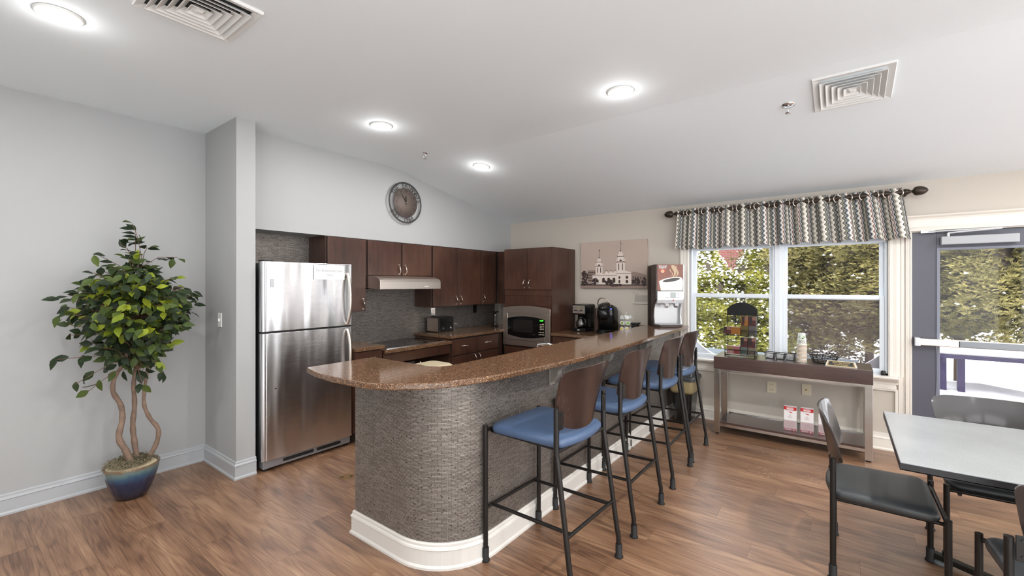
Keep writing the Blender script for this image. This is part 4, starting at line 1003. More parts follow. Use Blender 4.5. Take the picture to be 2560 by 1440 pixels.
# wainscot frame below the sill
struct('trim_5', MB().box(5.184, XW, -.403, -.383, .12, .556).box(5.19, XW, -.385, 1.5, .137, .152), M_TRIMW)
hc = [(XW, 2.10), (5.150, 2.10), (5.155, 2.088), (5.17, 2.075), (5.176, 2.06), (5.178, 2.0), (5.168, 1.988), (5.172, 1.966), (XW, 1.966)]
struct('trim_6', MB().prism([(x, z) for x, z in hc], 'y', -1.56, -.449), M_TRIMW)
struct('trim_7', fluted(-1.54, -1.445, 0, 1.966), M_TRIMW)
struct('trim_8', MB().box(XW, XW+.13, -.345, -.335, .665, 1.935).box(XW, XW+.13, 1.385, 1.395, .665, 1.935).box(5.2, 5.4, WY0, WY1, .645, .668).box(5.2, 5.34, WY0, WY1, 1.93, 1.945), M_WIN)
struct('trim_9', box(5.205, 5.335, .50, .547, .668, 1.932), M_WIN, bevel=.002)
def window(n, y0, y1):
    wn = part('window_%d' % n, MB().box(5.222, 5.33, y0, y0+.022, .668, 1.93).box(5.222, 5.33, y1-.022, y1, .668, 1.93).box(5.222, 5.33, y0, y1, .668, .688).box(5.222, 5.33, y0, y1, 1.912, 1.93), M_WIN); wn['kind'] = 'structure'
    a, b = y0+.022, y1-.022; s_ = .036
    def sash(x0, x1, z0, z1, bot, top, nm):
        m = MB().box(x0, x1, a, a+s_, z0, z1).box(x0, x1, b-s_, b, z0, z1).box(x0, x1, a+s_, b-s_, z0, z0+bot).box(x0, x1, a+s_, b-s_, z1-top, z1)
        sp = part(nm, m, M_WIN, wn, bevel=.003)
        part('pane', box((x0+x1)/2-.002, (x0+x1)/2+.002, a+s_-.004, b-s_+.004, z0+bot-.004, z1-top+.004), M_PANE, sp)
        return sp
    sash(5.236, 5.266, .688, 1.398, .034, .038, 'lower_sash'); sash(5.280, 5.308, 1.352, 1.912, .034, .03, 'upper_sash')
    for yy_ in (a+(b-a)*.25, a+(b-a)*.75): part('sash_lock', MB().lathe([(.024, 1.398), (.020, 1.406), (.006, 1.411)], (5.25, yy_, 0), 14, sx=.5), mat('lock_tan', (150, 128, 110), .5), wn)
    return wn
w1 = window(1, .547, 1.386); w2 = window(2, -.336, .50)
for wn, (a, b) in ((w1, (.569, 1.364)), (w2, (-.314, .478))):
    part('insect_screen', box(5.320, 5.3205, a, b, .69, 1.36), M_SCREEN if wn is w2 else glass('light_screen', refl=0, haze=.08, hz=(110, 104, 100)), wn)
part('blind_rail', box(5.206, 5.23, WY0+.02, WY1-.02, 1.888, 1.905), M_WIN, w1, bevel=.002)
rs_ = part('rubber_stopper', MB().lathe([(.017, .6755), (.019, .69), (.018, .712), (.010, .716)], (5.195, -.302, 0), 16), M_BLACKR, None); tag(rs_, 'small black rubber stopper on the right corner of the windowsill', 'stopper')

dr = part('door_1', MB().box(5.225, 5.268, -1.425, -1.28, .012, 1.955).box(5.225, 5.268, -.655, -.498, .012, 1.955).box(5.225, 5.268, -1.28, -.655, .012, .33).box(5.225, 5.268, -1.28, -.655, 1.795, 1.955), M_DOOR, bevel=.002); dr['kind'] = 'structure'
part('pane', box(5.244, 5.249, -1.285, -.65, .325, 1.80), M_PANE, dr)
part('glazing_bead', MB().box(5.214, 5.226, -.675, -.655, .31, 1.815).box(5.214, 5.226, -1.30, -1.28, .31, 1.815).box(5.214, 5.226, -1.28, -.675, 1.795, 1.815).box(5.214, 5.226, -1.28, -.675, .31, .33), mat('bead_grey', (116, 120, 134), .3), dr, bevel=.002)
pb = part('push_bar', box(5.14, 5.20, -1.35, -.535, .972, 1.032), M_STEEL, dr, bevel=.006)
part('end_cap', box(5.135, 5.224, -.545, -.508, .965, 1.038), M_SIL, pb, bevel=.005); part('touch_pad', box(5.128, 5.142, -1.2, -.78, .976, 1.028), mat('pad_grey', (120, 122, 124), .3, metal=1), pb, bevel=.004)
dc = part('door_closer', box(5.145, 5.224, -1.12, -.675, 1.838, 1.905), mat('closer_silver', (166, 168, 172), .35), dr, bevel=.004)
part('closer_arm', MB().tube([(5.17, -.72, 1.905), (5.17, -.72, 1.935)], .010, 8).tube([(5.17, -.72, 1.935), (5.12, -1.02, 1.95)], .008, 8).tube([(5.12, -1.02, 1.952), (5.185, -.60, 1.955)], .007, 8).box(5.18, 5.20, -.64, -.55, 1.945, 1.97), M_SIL, dc)
part('threshold', box(5.2, 5.36, DY0, DY1, 0, .012), M_SIL, dr)
struct('trim_10', MB().box(5.2, 5.36, DY1-.006, DY1, 0, DZ).box(5.2, 5.36, DY0, DY0+.012, 0, DZ).box(5.2, 5.36, DY0, DY1, DZ-.008, DZ), M_TRIMW)

# ------------------------------------------------------------------ CURTAIN
rod = thing('curtain_rod', 'dark bronze curtain rod with acorn finials above the window', 'curtain rod', (5.08, .5, 2.30))
part('pole', MB().tube([(5.08, -.46, 2.302), (5.08, 1.50, 2.302)], .024, 16), M_BRONZE, rod)
def finial(y0, s_):
    prof = [(.012, 0), (.018, .006), (.018, .014), (.010, .022), (.010, .030), (.020, .036), (.034, .045), (.039, .055), (.038, .060), (.040, .064), (.038, .085), (.032, .105), (.020, .122), (.008, .131), (0, .133)]
    return MB().lathe([(r_, s_*z) for r_, z in prof], (5.08, y0, 2.302), 24, 'y')
part('finial', finial(1.50, 1), M_BRONZE, rod); part('finial', finial(-.455, -1), M_BRONZE, rod)
for yy_ in (1.478, .5, -.44): part('bracket', MB().tube([(5.198, yy_, 2.302), (5.08, yy_, 2.285)], .008, 8).lathe([(.025, 0), (.025, -.008)], (5.199, yy_, 2.302), 14, 'x').torus((5.08, yy_, 2.302), .026, .004, 'y', 16, 6), M_BRONZE, rod)
val = thing('curtain_valance', 'short grommeted valance with wavy cream, black, blue and rust stripes on the rod', 'curtain', (5.08, .5, 1.9))
NW = 11.5; YA, YB = 1.478, -.432; NS = 420; NV = 14
vs = []; uv = []; fs = []; grom = []
random.seed(11)
phase = [random.uniform(-.35, .35) for _ in range(40)]
def fold(s):
    ph = s*NW; k = int(ph); j = phase[k]*(1-(ph-k))+phase[k+1]*(ph-k)
    return ph+j*.35
for j in range(NV+1):
    t_ = j/NV; arcl = 0; prev = None
    for i in range(NS+1):
        s = i/NS; c_ = cos(2*PI*fold(s)*1.0+PI)
        A = .046+.012*t_*(1+.4*sin(3*s*PI)); z = 2.352-(.452+.006*c_)*t_ - (.012*(1-c_)*.5)*(1-t_)
        spread = .025*t_
        y = YA+spread+(YB-YA-2*spread-.035*t_)*s - .012*sin(2*2*PI*fold(s))
        x = 5.092+A*(.15+.85*abs(c_)**.8*(1 if c_ > 0 else -1))
        if j == 0 or j == 1:
            pass
        vs.append((x, y, z))
        p = Vector((x, y))
        if j == 0:
            if prev is not None: arcl += (p-prev).length
            prev = p; uv.append((arcl, 0))
        else: uv.append((uv[i][0], (2.352-z)))
for j in range(NV):
    for i in range(NS):
        a = j*(NS+1)+i; fs.append((a, a+1, a+NS+2, a+NS+1))
m = MB(); m.add(vs, fs, True)
cl = part('fabric', m, M_FAB, val, uv=uv, fix=False)
sol = cl.modifiers.new('solid', 'SOLIDIFY'); sol.thickness = .003
# grommets where the cloth crosses the rod
for i in range(NS):
    s0, s1 = i/NS, (i+1)/NS; c0 = cos(2*PI*fold(s0)+PI); c1 = cos(2*PI*fold(s1)+PI)
    if c0*c1 < 0:
        s = (s0+s1)/2; y = YA+(YB-YA)*s-.012*sin(4*PI*fold(s)); sg = 1 if c1 > c0 else -1
        q = Vector((sg*.75, -.66, 0)).normalized(); rot = q.to_track_quat('Z', 'Y').to_matrix().to_4x4(); Mx = Matrix.Translation((5.08, y, 2.298)) @ rot
        mm = MB(); n, k_ = 20, 6; vs2 = []
        for a in range(n):
            for b_ in range(k_):
                rr_ = .033+.006*cos(2*PI*b_/k_); vs2.append(tuple(Mx @ Vector((rr_*cos(2*PI*a/n), rr_*sin(2*PI*a/n), .005*sin(2*PI*b_/k_)))))
        mm.add(vs2, [(a*k_+b_, a*k_+(b_+1) % k_, ((a+1) % n)*k_+(b_+1) % k_, ((a+1) % n)*k_+b_) for a in range(n) for b_ in range(k_)], True)
        part('grommet', mm, M_NICKEL, val)

# ------------------------------------------------------------------ CONSOLE TABLE AND WHAT IS ON IT
cs = thing('console_table', 'dark brown console table with polished steel legs under the window', 'table', (4.94, .41, 0))
AX0, AX1, AY0, AY1 = 4.742, 5.155, -.212, 1.030
part('top_box', box(AX0, AX1, AY0, AY1, .652, .775), M_CONS, cs, bevel=.002)
LEGM = stainless('polished_leg_steel', 0, (214, 212, 208), .16)
for lx in (AX0+.002, AX1-.047):
    for ly in (AY0+.002, AY1-.057):
        l = part('leg', box(lx, lx+.045, ly, ly+.055, .012, .652), LEGM, cs, bevel=.002); part('foot_pad', MB().lathe([(.016, 0), (.016, .012)], (lx+.022, ly+.027, 0), 12), M_BLACKR, l)
part('apron_frame', MB().box(AX0+.004, AX0+.02, AY0+.055, AY1-.055, .632, .652).box(AX1-.02, AX1-.004, AY0+.055, AY1-.055, .632, .652), LEGM, cs)
part('shelf_frame', MB().box(AX0+.004, AX0+.018, AY0+.055, AY1-.055, .082, .108).box(AX1-.018, AX1-.004, AY0+.055, AY1-.055, .082, .135).box(AX0+.018, AX1-.018, AY0+.03, AY0+.045, .082, .108).box(AX0+.018, AX1-.018, AY1-.045, AY1-.03, .082, .108), LEGM, cs)
part('shelf', box(AX0+.004, AX1-.018, AY0+.048, AY1-.048, .108, .127), M_CONS, cs, bevel=.001)

# tea rack
tk = thing('tea_rack', 'black wire tea rack with arched header panel on the left of the console', 'rack', (4.94, .82, .776))
RX = 4.93; ry0, ry1 = .672, .952
def wire(pts, r_=.0028): return MB().tube(pts, r_, 6)
part('header_panel', MB().prism([(ry0, 1.182), (ry1, 1.182), (ry1, 1.245)]+[(ry1-(ry1-ry0)*i/12, 1.245+.072*sin(PI*i/12)**.75) for i in range(1, 12)]+[(ry0, 1.245)], 'x', RX+.042, RX+.046), M_BLACKP, tk)
fm = MB()
for yy_ in (ry0+.006, ry1-.006): fm.tube([(RX+.05, yy_, .776), (RX+.044, yy_, 1.2)], .003, 6); fm.tube([(RX+.05, yy_, .776), (RX-.09, yy_, .776), (RX-.09, yy_, .84)], .003, 6)
fm.tube([(RX+.044, .87, 1.0), (RX+.044, .87, 1.19)], .0028, 6)
part('upright_wires', fm, M_BLACKM, tk)
def shelf_w(z, xo):
    m_ = MB(); m_.tube([(RX+.045, ry0, z), (RX-xo, ry0, z-.012), (RX-xo, ry1, z-.012), (RX+.045, ry1, z)], .003, 6); m_.tube([(RX+.045, ry0, z+.01), (RX-xo-.005, ry0, z+.04), (RX-xo-.005, ry1, z+.04), (RX+.045, ry1, z+.01)], .003, 6)
    m_.tube([(RX+.044, ry0, z+.115), (RX+.044, ry1, z+.115)], .0028, 6)
    for k in range(5): yy_ = ry0+(ry1-ry0)*(k+.5)/5; m_.tube([(RX+.045, yy_, z), (RX-xo, yy_, z-.012)], .002, 6)
    for k in (0, 1): c_ = ry0+.035+k*.07; m_.tube([(RX-xo-.004, c_+.028*cos(PI*i/8), z-.008+.034*sin(PI*i/8)) for i in range(9)], .0024, 6)
    return m_
part('shelf_wire', shelf_w(1.0, .06), M_BLACKM, tk); part('shelf_wire', shelf_w(.80, .06), M_BLACKM, tk)
def teabox(y0, y1, z0, z1, cols, label, x0=None):
    cols = [tuple(tuple(int(v*.62) for v in q) if isinstance(q, tuple) else q for q in c) for c in cols]  # card colours darkened to paint in the backlit shade
    x0 = RX-.045 if x0 is None else x0
    t_ = thing('tea_box', label, 'box', ((x0+.03), (y0+y1)/2, z0))
    part('carton', box(x0, x0+.075, y0, y1, z0, z1), mat('tea_card_'+cols[0][0], cols[0][1], .5), t_, bevel=.001)
    h = z1-z0; mm = MB(); 
    for q_, (nm, cc, a, b, c_, d_) in enumerate(cols[1:]):
        mm.cur = q_; mm.add([(x0-.0006-.0003*q_, y1-(y1-y0)*a, z0+h*c_), (x0-.0006-.0003*q_, y1-(y1-y0)*b, z0+h*c_), (x0-.0006-.0003*q_, y1-(y1-y0)*b, z0+h*d_), (x0-.0006-.0003*q_, y1-(y1-y0)*a, z0+h*d_)], [(0, 1, 2, 3)])
    part('printed_front', mm, [mat('tea_card_'+nm, cc, .5) for nm, cc, *_ in cols[1:]], t_, fix=False)
DK = ('dkprint', (30, 22, 22)); MR = ('maroon', (96, 26, 26)); OR = ('orange', (196, 120, 24)); OL = ('olive', (122, 104, 28)); GY = ('cardgrey', (110, 108, 106)); PK = ('pink', (206, 130, 128)); TL = ('teal', (120, 136, 130)); TN = ('tan', (150, 134, 116)); PE = ('peach', (186, 130, 104))
teabox(.810, .962, .997, 1.068, [OR, (DK[0], DK[1], .0, .45, 0, 1), (MR[0], MR[1], .02, .45, .0, .55), (PE[0], PE[1], .2, .44, .6, .98)], 'low orange and maroon tea box lying on the upper shelf of the tea rack', RX-.075)
teabox(.742, .806, .995, 1.18, [OL, (OR[0], OR[1], 0, 1, .5, 1), (PE[0], PE[1], .5, 1, .8, 1), (DK[0], DK[1], .1, .5, .62, .98), (MR[0], MR[1], .05, .4, .5, .7)], 'upright olive tea box with orange top on the upper shelf of the tea rack')
teabox(.675, .738, .995, 1.18, [GY, (MR[0], MR[1], 0, 1, .5, 1), (PE[0], PE[1], .5, 1, .8, 1), (DK[0], DK[1], .1, .5, .62, .98)], 'upright grey tea box with maroon top on the upper shelf of the tea rack')
teabox(.818, .935, .797, .872, [PK, ('gold', (190, 160, 80), .1, .45, .62, .95), ('red', (176, 60, 50), .55, .95, .05, .5), ('blush', (226, 170, 164), .05, .5, .1, .5)], 'low pink tea box lying on the bottom shelf of the tea rack')
teabox(.750, .812, .795, .965, [TL, (MR[0], MR[1], 0, 1, .45, 1), (PE[0], PE[1], .5, 1, .82, 1), (DK[0], DK[1], .1, .5, .6, .98)], 'upright grey-green tea box with maroon top on the bottom shelf of the tea rack')
teabox(.680, .744, .795, .965, [TN, (MR[0], MR[1], 0, 1, .45, 1), (PE[0], PE[1], .5, 1, .82, 1), (DK[0], DK[1], .1, .5, .6, .98)], 'upright tan tea box with maroon top on the bottom shelf of the tea rack')

# condiment baskets
lab = ['leftmost grey mesh condiment basket with white packets on the console', 'middle grey mesh condiment basket with yellow packets on the console', 'rightmost grey mesh condiment basket with white packets, beside the cups']
for k, yc in enumerate((.560, .475, .392)):
    bx = 4.955-.0*k; t_ = thing('mesh_basket', lab[k], 'basket', (bx, yc, .776), R(-6))
    m_ = MB(); h0, h1 = .030, .040
    m_.sweep([(-h1-.016, -h1), (h1+.016, -h1), (h1+.016, h1), (-h1-.016, h1)], [(-.003, .052), (.003, .052), (.003, .058), (-.003, .058)], 0, closed=True)
    part('rim', m_, M_BLACKM, t_, local=True)
    m_ = MB()
    for z_, hh in ((.002, h0), (.018, h0+.003), (.035, h0+.006)): m_.sweep([(-hh-.016, -hh), (hh+.016, -hh), (hh+.016, hh), (-hh-.016, hh)], [(-.001, z_), (.001, z_), (.001, z_+.002), (-.001, z_+.002)], 0, closed=True)
    for q_ in range(9):
        f_ = -1+2*q_/8
        for sx, sy in ((1, 0), (-1, 0), (0, 1), (0, -1)):
            if sx: m_.tube([(sx*(h0+.016), f_*h0, .002), (sx*(h1+.016), f_*h1, .055)], .001, 4)
            else: m_.tube([(f_*(h0+.016), sy*h0, .002), (f_*(h1+.016), sy*h1, .055)], .001, 4)
    part('wire_mesh', m_, mat('grey_mesh', (110, 112, 114), .4, metal=.7), t_, local=True); part('floor_plate', box(-h0-.016, h0+.016, -h0, h0, 0, .002), M_BLACKM, t_, local=True)
    random.seed(20+k)
    for q_ in range(7):
        Mx = Matrix.Translation((-.018+.006*q_, random.uniform(-.006, .006), .027+random.uniform(-.003, .004))) @ Matrix.Rotation(R(random.uniform(-14, 10)), 4, 'Y') @ Matrix.Rotation(R(random.uniform(-8, 8)), 4, 'X')
        pk = part('sugar_packet', MB().obox(Mx, .0015, .024, .022), mat('yellow_packet', (222, 208, 120), .6) if (k == 1 and q_ % 2) else M_PAPER, None)
        pk.location = t_.location; pk.rotation_euler = t_.rotation_euler
        tag(pk, 'small %s packet standing in the %s condiment basket' % ('yellow' if (k == 1 and q_ % 2) else 'white', ['leftmost', 'middle', 'rightmost'][k]), 'packet', '%s packets in the %s basket' % ('yellow' if (k == 1 and q_ % 2) else 'white', ['left', 'middle', 'right'][k]))
# cups: upside-down nested paper cups
M_CUP = mat('kraft_cup', (196, 164, 138), .6); M_CUPW = mat('cup_white', (206, 212, 206), .5); 
UX, UY_ = 4.885, .297
pc_ = [None]
NC = 14
for k in range(NC):
    z0 = .776+k*.0125; h = .105
    t_ = thing('paper_cup', 'topmost upside-down printed paper cup of the stack on the console' if k == NC-1 else 'upside-down paper cup nested in the stack on the console, below the topmost', 'cup', (UX, UY_, z0), 0, None if k == NC-1 else 'nested paper cups on the console')
    rim_ = part('cup_wall', MB().lathe([(.040, .003), (.0385, .006), (.029, h), (.027, h+.002), (.0, h-.004)], (0, 0, 0), 22), M_CUPW if k == NC-1 else M_CUP, t_, local=True)
    part('rolled_rim', MB().torus((0, 0, .003), .0405, .0028, n=22, k=6), M_CUPW, t_, local=True)
    if k == NC-1:
        pp = MB()
        def cyl(a, z): r_ = .0388-(.0388-.0292)*(z-.006)/(h-.006)+.0006; return (r_*cos(R(a)), r_*sin(R(a)), z)
        def patch(ac, zc, ra, rz_, ci, n=12): pp.cur = ci; pp.add([cyl(ac+ra*cos(2*PI*i/n), zc+rz_*sin(2*PI*i/n)) for i in range(n)], [tuple(range(n))])
        for a_ in (183, 300, 60):
            patch(a_, .074, 50, .024, 0); patch(a_+4, .070, 36, .017, 1); patch(a_+12, .062, 14, .007, 3)
            for q_ in range(40): patch(a_-46+(q_*29) % 92, .014+((q_*17) % 32)*.001, 5, .003, 2+(q_ % 2), 6)
        part('printed_motif', pp, [mat('cup_bluegrey', (140, 160, 158), .5), mat('cup_green', (130, 152, 66), .5), mat('cup_brown', (128, 92, 72), .5), mat('cup_dkgreen', (84, 92, 60), .5)], t_, local=True, fix=False)
# woven wire basket
wb_ = thing('wire_bread_basket', 'oval black woven wire basket on the console right of the cups', 'basket', (4.95, .13, .776))
m_ = MB()
def bk(a, t__, o=0): r1, r2 = .085, .055; return ((r2+.035*t__+o)*cos(a), (r1+.03*t__+o)*sin(a), .004+.075*t__)
for k in range(6): m_.tube([bk(2*PI*i/32, k/5, .0015*(-1)**(i+k)) for i in range(33)], .0022 if k < 5 else .0032, 5)
part('hoops', m_, M_BLACKM, wb_, local=True)
m_ = MB()
for i in range(32): a = 2*PI*i/32; m_.tube([bk(a+.12*(t__/3 if i % 2 else -t__/3), t__/3) for t__ in range(4)], .0018, 5)
part('weave_wires', m_, M_BLACKM, wb_, local=True); part('bottom_plate', MB().lathe([(0, .002), (.056, .002), (.056, .005), (0, .005)], (0, 0, 0), 24, sx=1, sy=1.5), M_BLACKM, wb_, local=True)
# tent sign
SGN = 1
sg = thing('table_sign', 'small black and gold tent sign reading Please Help Yourself To Refreshments', 'sign', (4.82, .004, .776), R(-93))
sg.scale = (.88, .88, .88)
m_ = MB(); m_.add([(-.128, -.022, 0), (.128, -.022, 0), (.112, .004, .052), (-.112, .004, .052), (-.128, .036, 0), (.128, .036, 0)], [(0, 1, 2, 3), (3, 2, 5, 4), (0, 3, 4), (1, 5, 2), (0, 4, 5, 1)])
part('holder', m_, mat('sign_holder', (206, 204, 198), .3), sg, local=True)
def sp_(u, v, d_=0): # on the sloped face
    return Vector((u*(1-.12*v/.058), -.0225+.0265*v/.058-d_*.9, .0005+.052*v/.058+d_*.45))
def quad(u0, u1, v0, v1, d_): return [tuple(sp_(u0, v0, d_)), tuple(sp_(u1, v0, d_)), tuple(sp_(u1, v1, d_)), tuple(sp_(u0, v1, d_))]
m_ = MB(); m_.cur = 0; m_.add(quad(-.116, .116, .003, .055, .0006), [(0, 1, 2, 3)]); m_.cur = 1; m_.add(quad(-.111, .111, .006, .052, .0009), [(0, 1, 2, 3)]); m_.cur = 0; m_.add(quad(-.107, .107, .008, .050, .0011), [(0, 1, 2, 3)]); m_.cur = 1; m_.add(quad(-.105, .105, .0095, .0485, .0013), [(0, 1, 2, 3)])
m_.cur = 0
upv = (sp_(0, .05)-sp_(0, 0)).normalized()
text_mb(m_, 'Please Help Yourself', .0165, tuple(sp_(0, .0325, .0015)), (1, 0, 0), tuple(upv), .0004, bold=.008); text_mb(m_, 'To Refreshments', .0165, tuple(sp_(0, .0155, .0015)), (1, 0, 0), tuple(upv), .0004, bold=.008)
part('printed_face', m_, [M_GOLD, mat('sign_black', (34, 36, 40), .35)], sg, local=True, fix=False)

# brochure stands on the shelf
M_PINKP = mat('pink_brochure', (232, 200, 204), .5); M_BROW = mat('white_brochure', (238, 234, 234), .5)
for k, (yc, xc, lb) in enumerate(((.385, 4.86, 'leftmost'), (.255, 4.875, 'middle'), (.118, 4.885, 'rightmost'))):
    h_ = thing('brochure_holder', '%s clear acrylic brochure holder on the console shelf' % lb, 'holder', (xc, yc, .128), R(-90))
    m_ = MB().box(-.056, .056, -.030, -.028, 0, .10).box(-.056, .056, .028, .030, 0, .13).box(-.056, -.054, -.028, .028, .0, .10).box(.054, .056, -.028, .028, 0, .10).box(-.056, .056, -.028, .028, 0, .002)
    m_.box(-.056, -.03, -.036, -.030, 0, .004).box(.03, .056, -.036, -.030, 0, .004)
    part('acrylic_pocket', m_, M_CLEAR, h_, local=True)
    b_ = thing('brochure_stack', 'stack of red and white folded brochures in the %s holder' % lb, 'brochures', (xc, yc, .1305), R(-90))
    part('sheets', box(-.050, .050, -.026, .024, 0, .222), M_BROW, b_, local=True, bevel=.001)
    m_ = MB(); yy_ = -.0265
    def q4(u0, u1, z0, z1, ci, d_=0): m_.cur = ci; m_.add([(u0, yy_-d_, z0), (u1, yy_-d_, z0), (u1, yy_-d_, z1), (u0, yy_-d_, z1)], [(0, 1, 2, 3)])
    q4(-.05, .05, .192, .222, 0); q4(-.05, .05, 0, .02, 0); q4(-.05, .05, .02, .092, 1)
    m_.cur = 0; m_.add([(-.0505, -.026, .192), (-.0505, .024, .192), (-.0505, .024, .222), (-.0505, -.026, .222)], [(0, 1, 2, 3)]); m_.add([(-.0505, -.026, 0), (-.0505, .024, 0), (-.0505, .024, .02), (-.0505, -.026, .02)], [(0, 1, 2, 3)])
    for z_, w_ in ((.213, .026), (.206, .032), (.201, .028), (.197, .022)): q4(-w_, w_, z_, z_+.003, 2, .0004)
    for z_, w_ in ((.012, .03), (.006, .03)): q4(-.04, .01+.0*w_, z_, z_+.003, 2, .0004)
    q4(.022, .034, .004, .016, 1, .0004)
    for z_, w_ in ((.185, .04), (.150, .008), (.143, .012), (.137, .010), (.131, .020), (.125, .014), (.118, .018)): q4(-w_, w_, z_, z_+.0015, 3, .0004)
    m_.cur = 0; m_.add([(-.02, yy_-.0004, .176), (.01, yy_-.0004, .175), (.022, yy_-.0004, .164), (.0, yy_-.0004, .169)], [(0, 1, 2, 3)])
    for q_ in range(7): q4(-.038, .038, .03+q_*.008, .0312+q_*.008, 3, .0004)
    part('printed_front', m_, [M_RED, M_PINKP, M_PAPER, mat('thin_ink', (172, 150, 156), .6)], b_, local=True, fix=False)

# ------------------------------------------------------------------ WASTE BIN by the last stool
wbn = thing('waste_bin', 'black waste bin with swing lid and tan liner behind the farthest bar stool', 'bin', (4.96, 1.37, 0))
def wr(s_): return lambda i: rr(4.96, 1.37, .165*s_-i, .125*s_-i, .04)
part('bin_body', MB().pad(lambda i: rr(4.96, 1.37, .165-i, .125-i, .04), [(.045, 0), (.012, .46)], False), M_BLACKP, wbn)
part('bin_liner', MB().pad(lambda i: rr(4.96, 1.37, .17-i, .13-i, .042), [(.020, .335), (.006, .36), (.010, .39), (.002, .43), (.005, .455), (.0, .475)], True), mat('tan_liner', (152, 136, 100), .5, bump=.8, bscale=25), wbn)
part('lid_ring', MB().pad(lambda i: rr(4.96, 1.37, .178-i, .138-i, .045), [(0, .472), (0, .50), (.012, .515)], False), mat('lid_grey', (64, 66, 70), .3), wbn)
part('swing_flap', MB().prism([(4.815, .515), (4.84, .56), (4.90, .60), (4.96, .612), (5.02, .60), (5.08, .56), (5.105, .515)], 'y', 1.262, 1.478), mat('lid_grey', (64, 66, 70), .3), wbn, bevel=.01)

# ------------------------------------------------------------------ STOOLS AND CHAIRS
def make_seat_furniture(name, label, cat, W, D, seat_z, post_z, back0, back1, seat_m, back_m, stool, group):
    t = thing(name, label, cat, (0, 0, 0), 0, group)
    fy, by = D/2, -D/2
    r_ = .0135
    def foot(x, y):
        return MB().lathe([(.024, 0), (.024, .006), (.0185, .014), (.0185, .07), (.017, .073)], (x, y, 0), 14)
    for s_ in (-1, 1):
        x = s_*W/2
        l = part('leg', MB().tube([(x, fy, .01), (x, fy, seat_z-.018)], r_, 12), M_BLACKM, t, local=True); part('foot_sleeve', foot(x, fy), M_BLACKR, l, local=True)
        if stool: pts = [(s_*(W/2-.008), by+.09, post_z), (s_*(W/2-.008), by+.09, .685), (s_*(W/2-.008), by+.085, .665), (s_*(W/2-.001), by+.01, .15), (x, by+.002, .11), (x, by, .01)]
        else: pts = [(x, by, post_z), (x, by, .01)]
        l = part('leg', MB().tube(pts, r_, 12), M_BLACKM, t, local=True); part('foot_sleeve', foot(x, by), M_BLACKR, l, local=True)
    pby = by+.09 if stool else by
    # seat
    sw = W/2-.005
    def outline(i):
        P = []; n = 6; y0 = pby-.015; y1 = fy-.018
        def corner(cx, cy, rr_, a0_):
            for k in range(n+1): a = R(a0_+90*k/n); P.append((cx+(rr_)*cos(a), cy+(rr_)*sin(a)))
        rr_ = .05
        corner(sw-i-rr_, y1-i-rr_, rr_, 0); corner(-sw+i+rr_, y1-i-rr_, rr_, 90)
        corner(-sw+i+.02+rr_, y0+i+rr_, rr_, 180)
        for k in range(1, 8): f_ = -1+2*k/8; P.append((f_*(sw-i-.02-rr_), y0+i-.022*(1-f_*f_)))
        corner(sw-i-.02-rr_, y0+i+rr_, rr_, 270)
        return P
    zt = seat_z
    part('seat', MB().pad(outline, [(.02, zt-.055), (.004, zt-.048), (0, zt-.034), (.001, zt-.020), (.008, zt-.009), (.022, zt-.002), (.05, zt+.001), (.11, zt+.002)]), seat_m, t, local=True)
    fr_ = MB().tube([(-W/2, pby, zt-.058), (W/2, pby, zt-.058)], .010, 8).tube([(-W/2, fy, zt-.045), (W/2, fy, zt-.045)], .010, 8)
    for s_ in (-1, 1): fr_.tube([(s_*(W/2-.05), pby, zt-.06), (s_*(W/2-.05), fy, zt-.06)], .009, 8)
    part('seat_frame', fr_, M_BLACKM, t, local=True)
    if stool:
        part('footrest', MB().tube([(-W/2, fy, .285), (W/2, fy, .285)], .0095, 10), M_BLACKM, t, local=True)
        yb_ = by+.035
        part('stretcher', MB().tube([(-W/2+.002, yb_, .30), (W/2-.002, yb_, .30)], .0095, 10), M_BLACKM, t, local=True)
        for s_ in (-1, 1): part('stretcher', MB().tube([(s_*(W/2-.052), fy, .288), (s_*(W/2-.052), yb_, .302)], .0095, 10), M_BLACKM, t, local=True)
    # back shell
    NU, NVv = 20, 16; vs = []; 
    H = back1-back0
    wt, wb2 = W/2-.004, W/2-.050
    for side_ in (0, 1):
        for j in range(NVv+1):
            v = j/NVv
            for i in range(NU+1):
                u = -1+2*i/NU
                hw = wb2+(wt-wb2)*v**.8
                # rounded top and bottom corners by pulling the row limits in
                zt_ = back1-.016*abs(u)**8; zb_ = back0+.050*abs(u)**2.6
                z = zb_+(zt_-zb_)*v
                cr = 1-.05*max(0, (v-.86)/.14)**2.5
                x = hw*u*cr
                y = pby-.022-.055*v**1.4+.052*(u*u)*(1-.25*v)
                n_ = (0.0, 1.0)
                vs.append((x, y+(.011 if side_ else 0), z))
    def idx(sd_, j, i): return sd_*(NU+1)*(NVv+1)+j*(NU+1)+i
    fs = []
    for j in range(NVv):
        for i in range(NU):
            fs.append((idx(0, j, i), idx(0, j, i+1), idx(0, j+1, i+1), idx(0, j+1, i))); fs.append((idx(1, j, i), idx(1, j+1, i), idx(1, j+1, i+1), idx(1, j, i+1)))
    for i in range(NU): fs.append((idx(0, 0, i), idx(1, 0, i), idx(1, 0, i+1), idx(0, 0, i+1))); fs.append((idx(0, NVv, i), idx(0, NVv, i+1), idx(1, NVv, i+1), idx(1, NVv, i)))
    for j in range(NVv): fs.append((idx(0, j, 0), idx(0, j+1, 0), idx(1, j+1, 0), idx(1, j, 0))); fs.append((idx(0, j, NU), idx(1, j, NU), idx(1, j+1, NU), idx(0, j+1, NU)))
    m_ = MB(); m_.add(vs, fs, True)
    bk_ = part('backrest', m_, back_m, t, local=True)
    em_ = bk_.modifiers.new('edge', 'EDGE_SPLIT'); em_.split_angle = R(55)
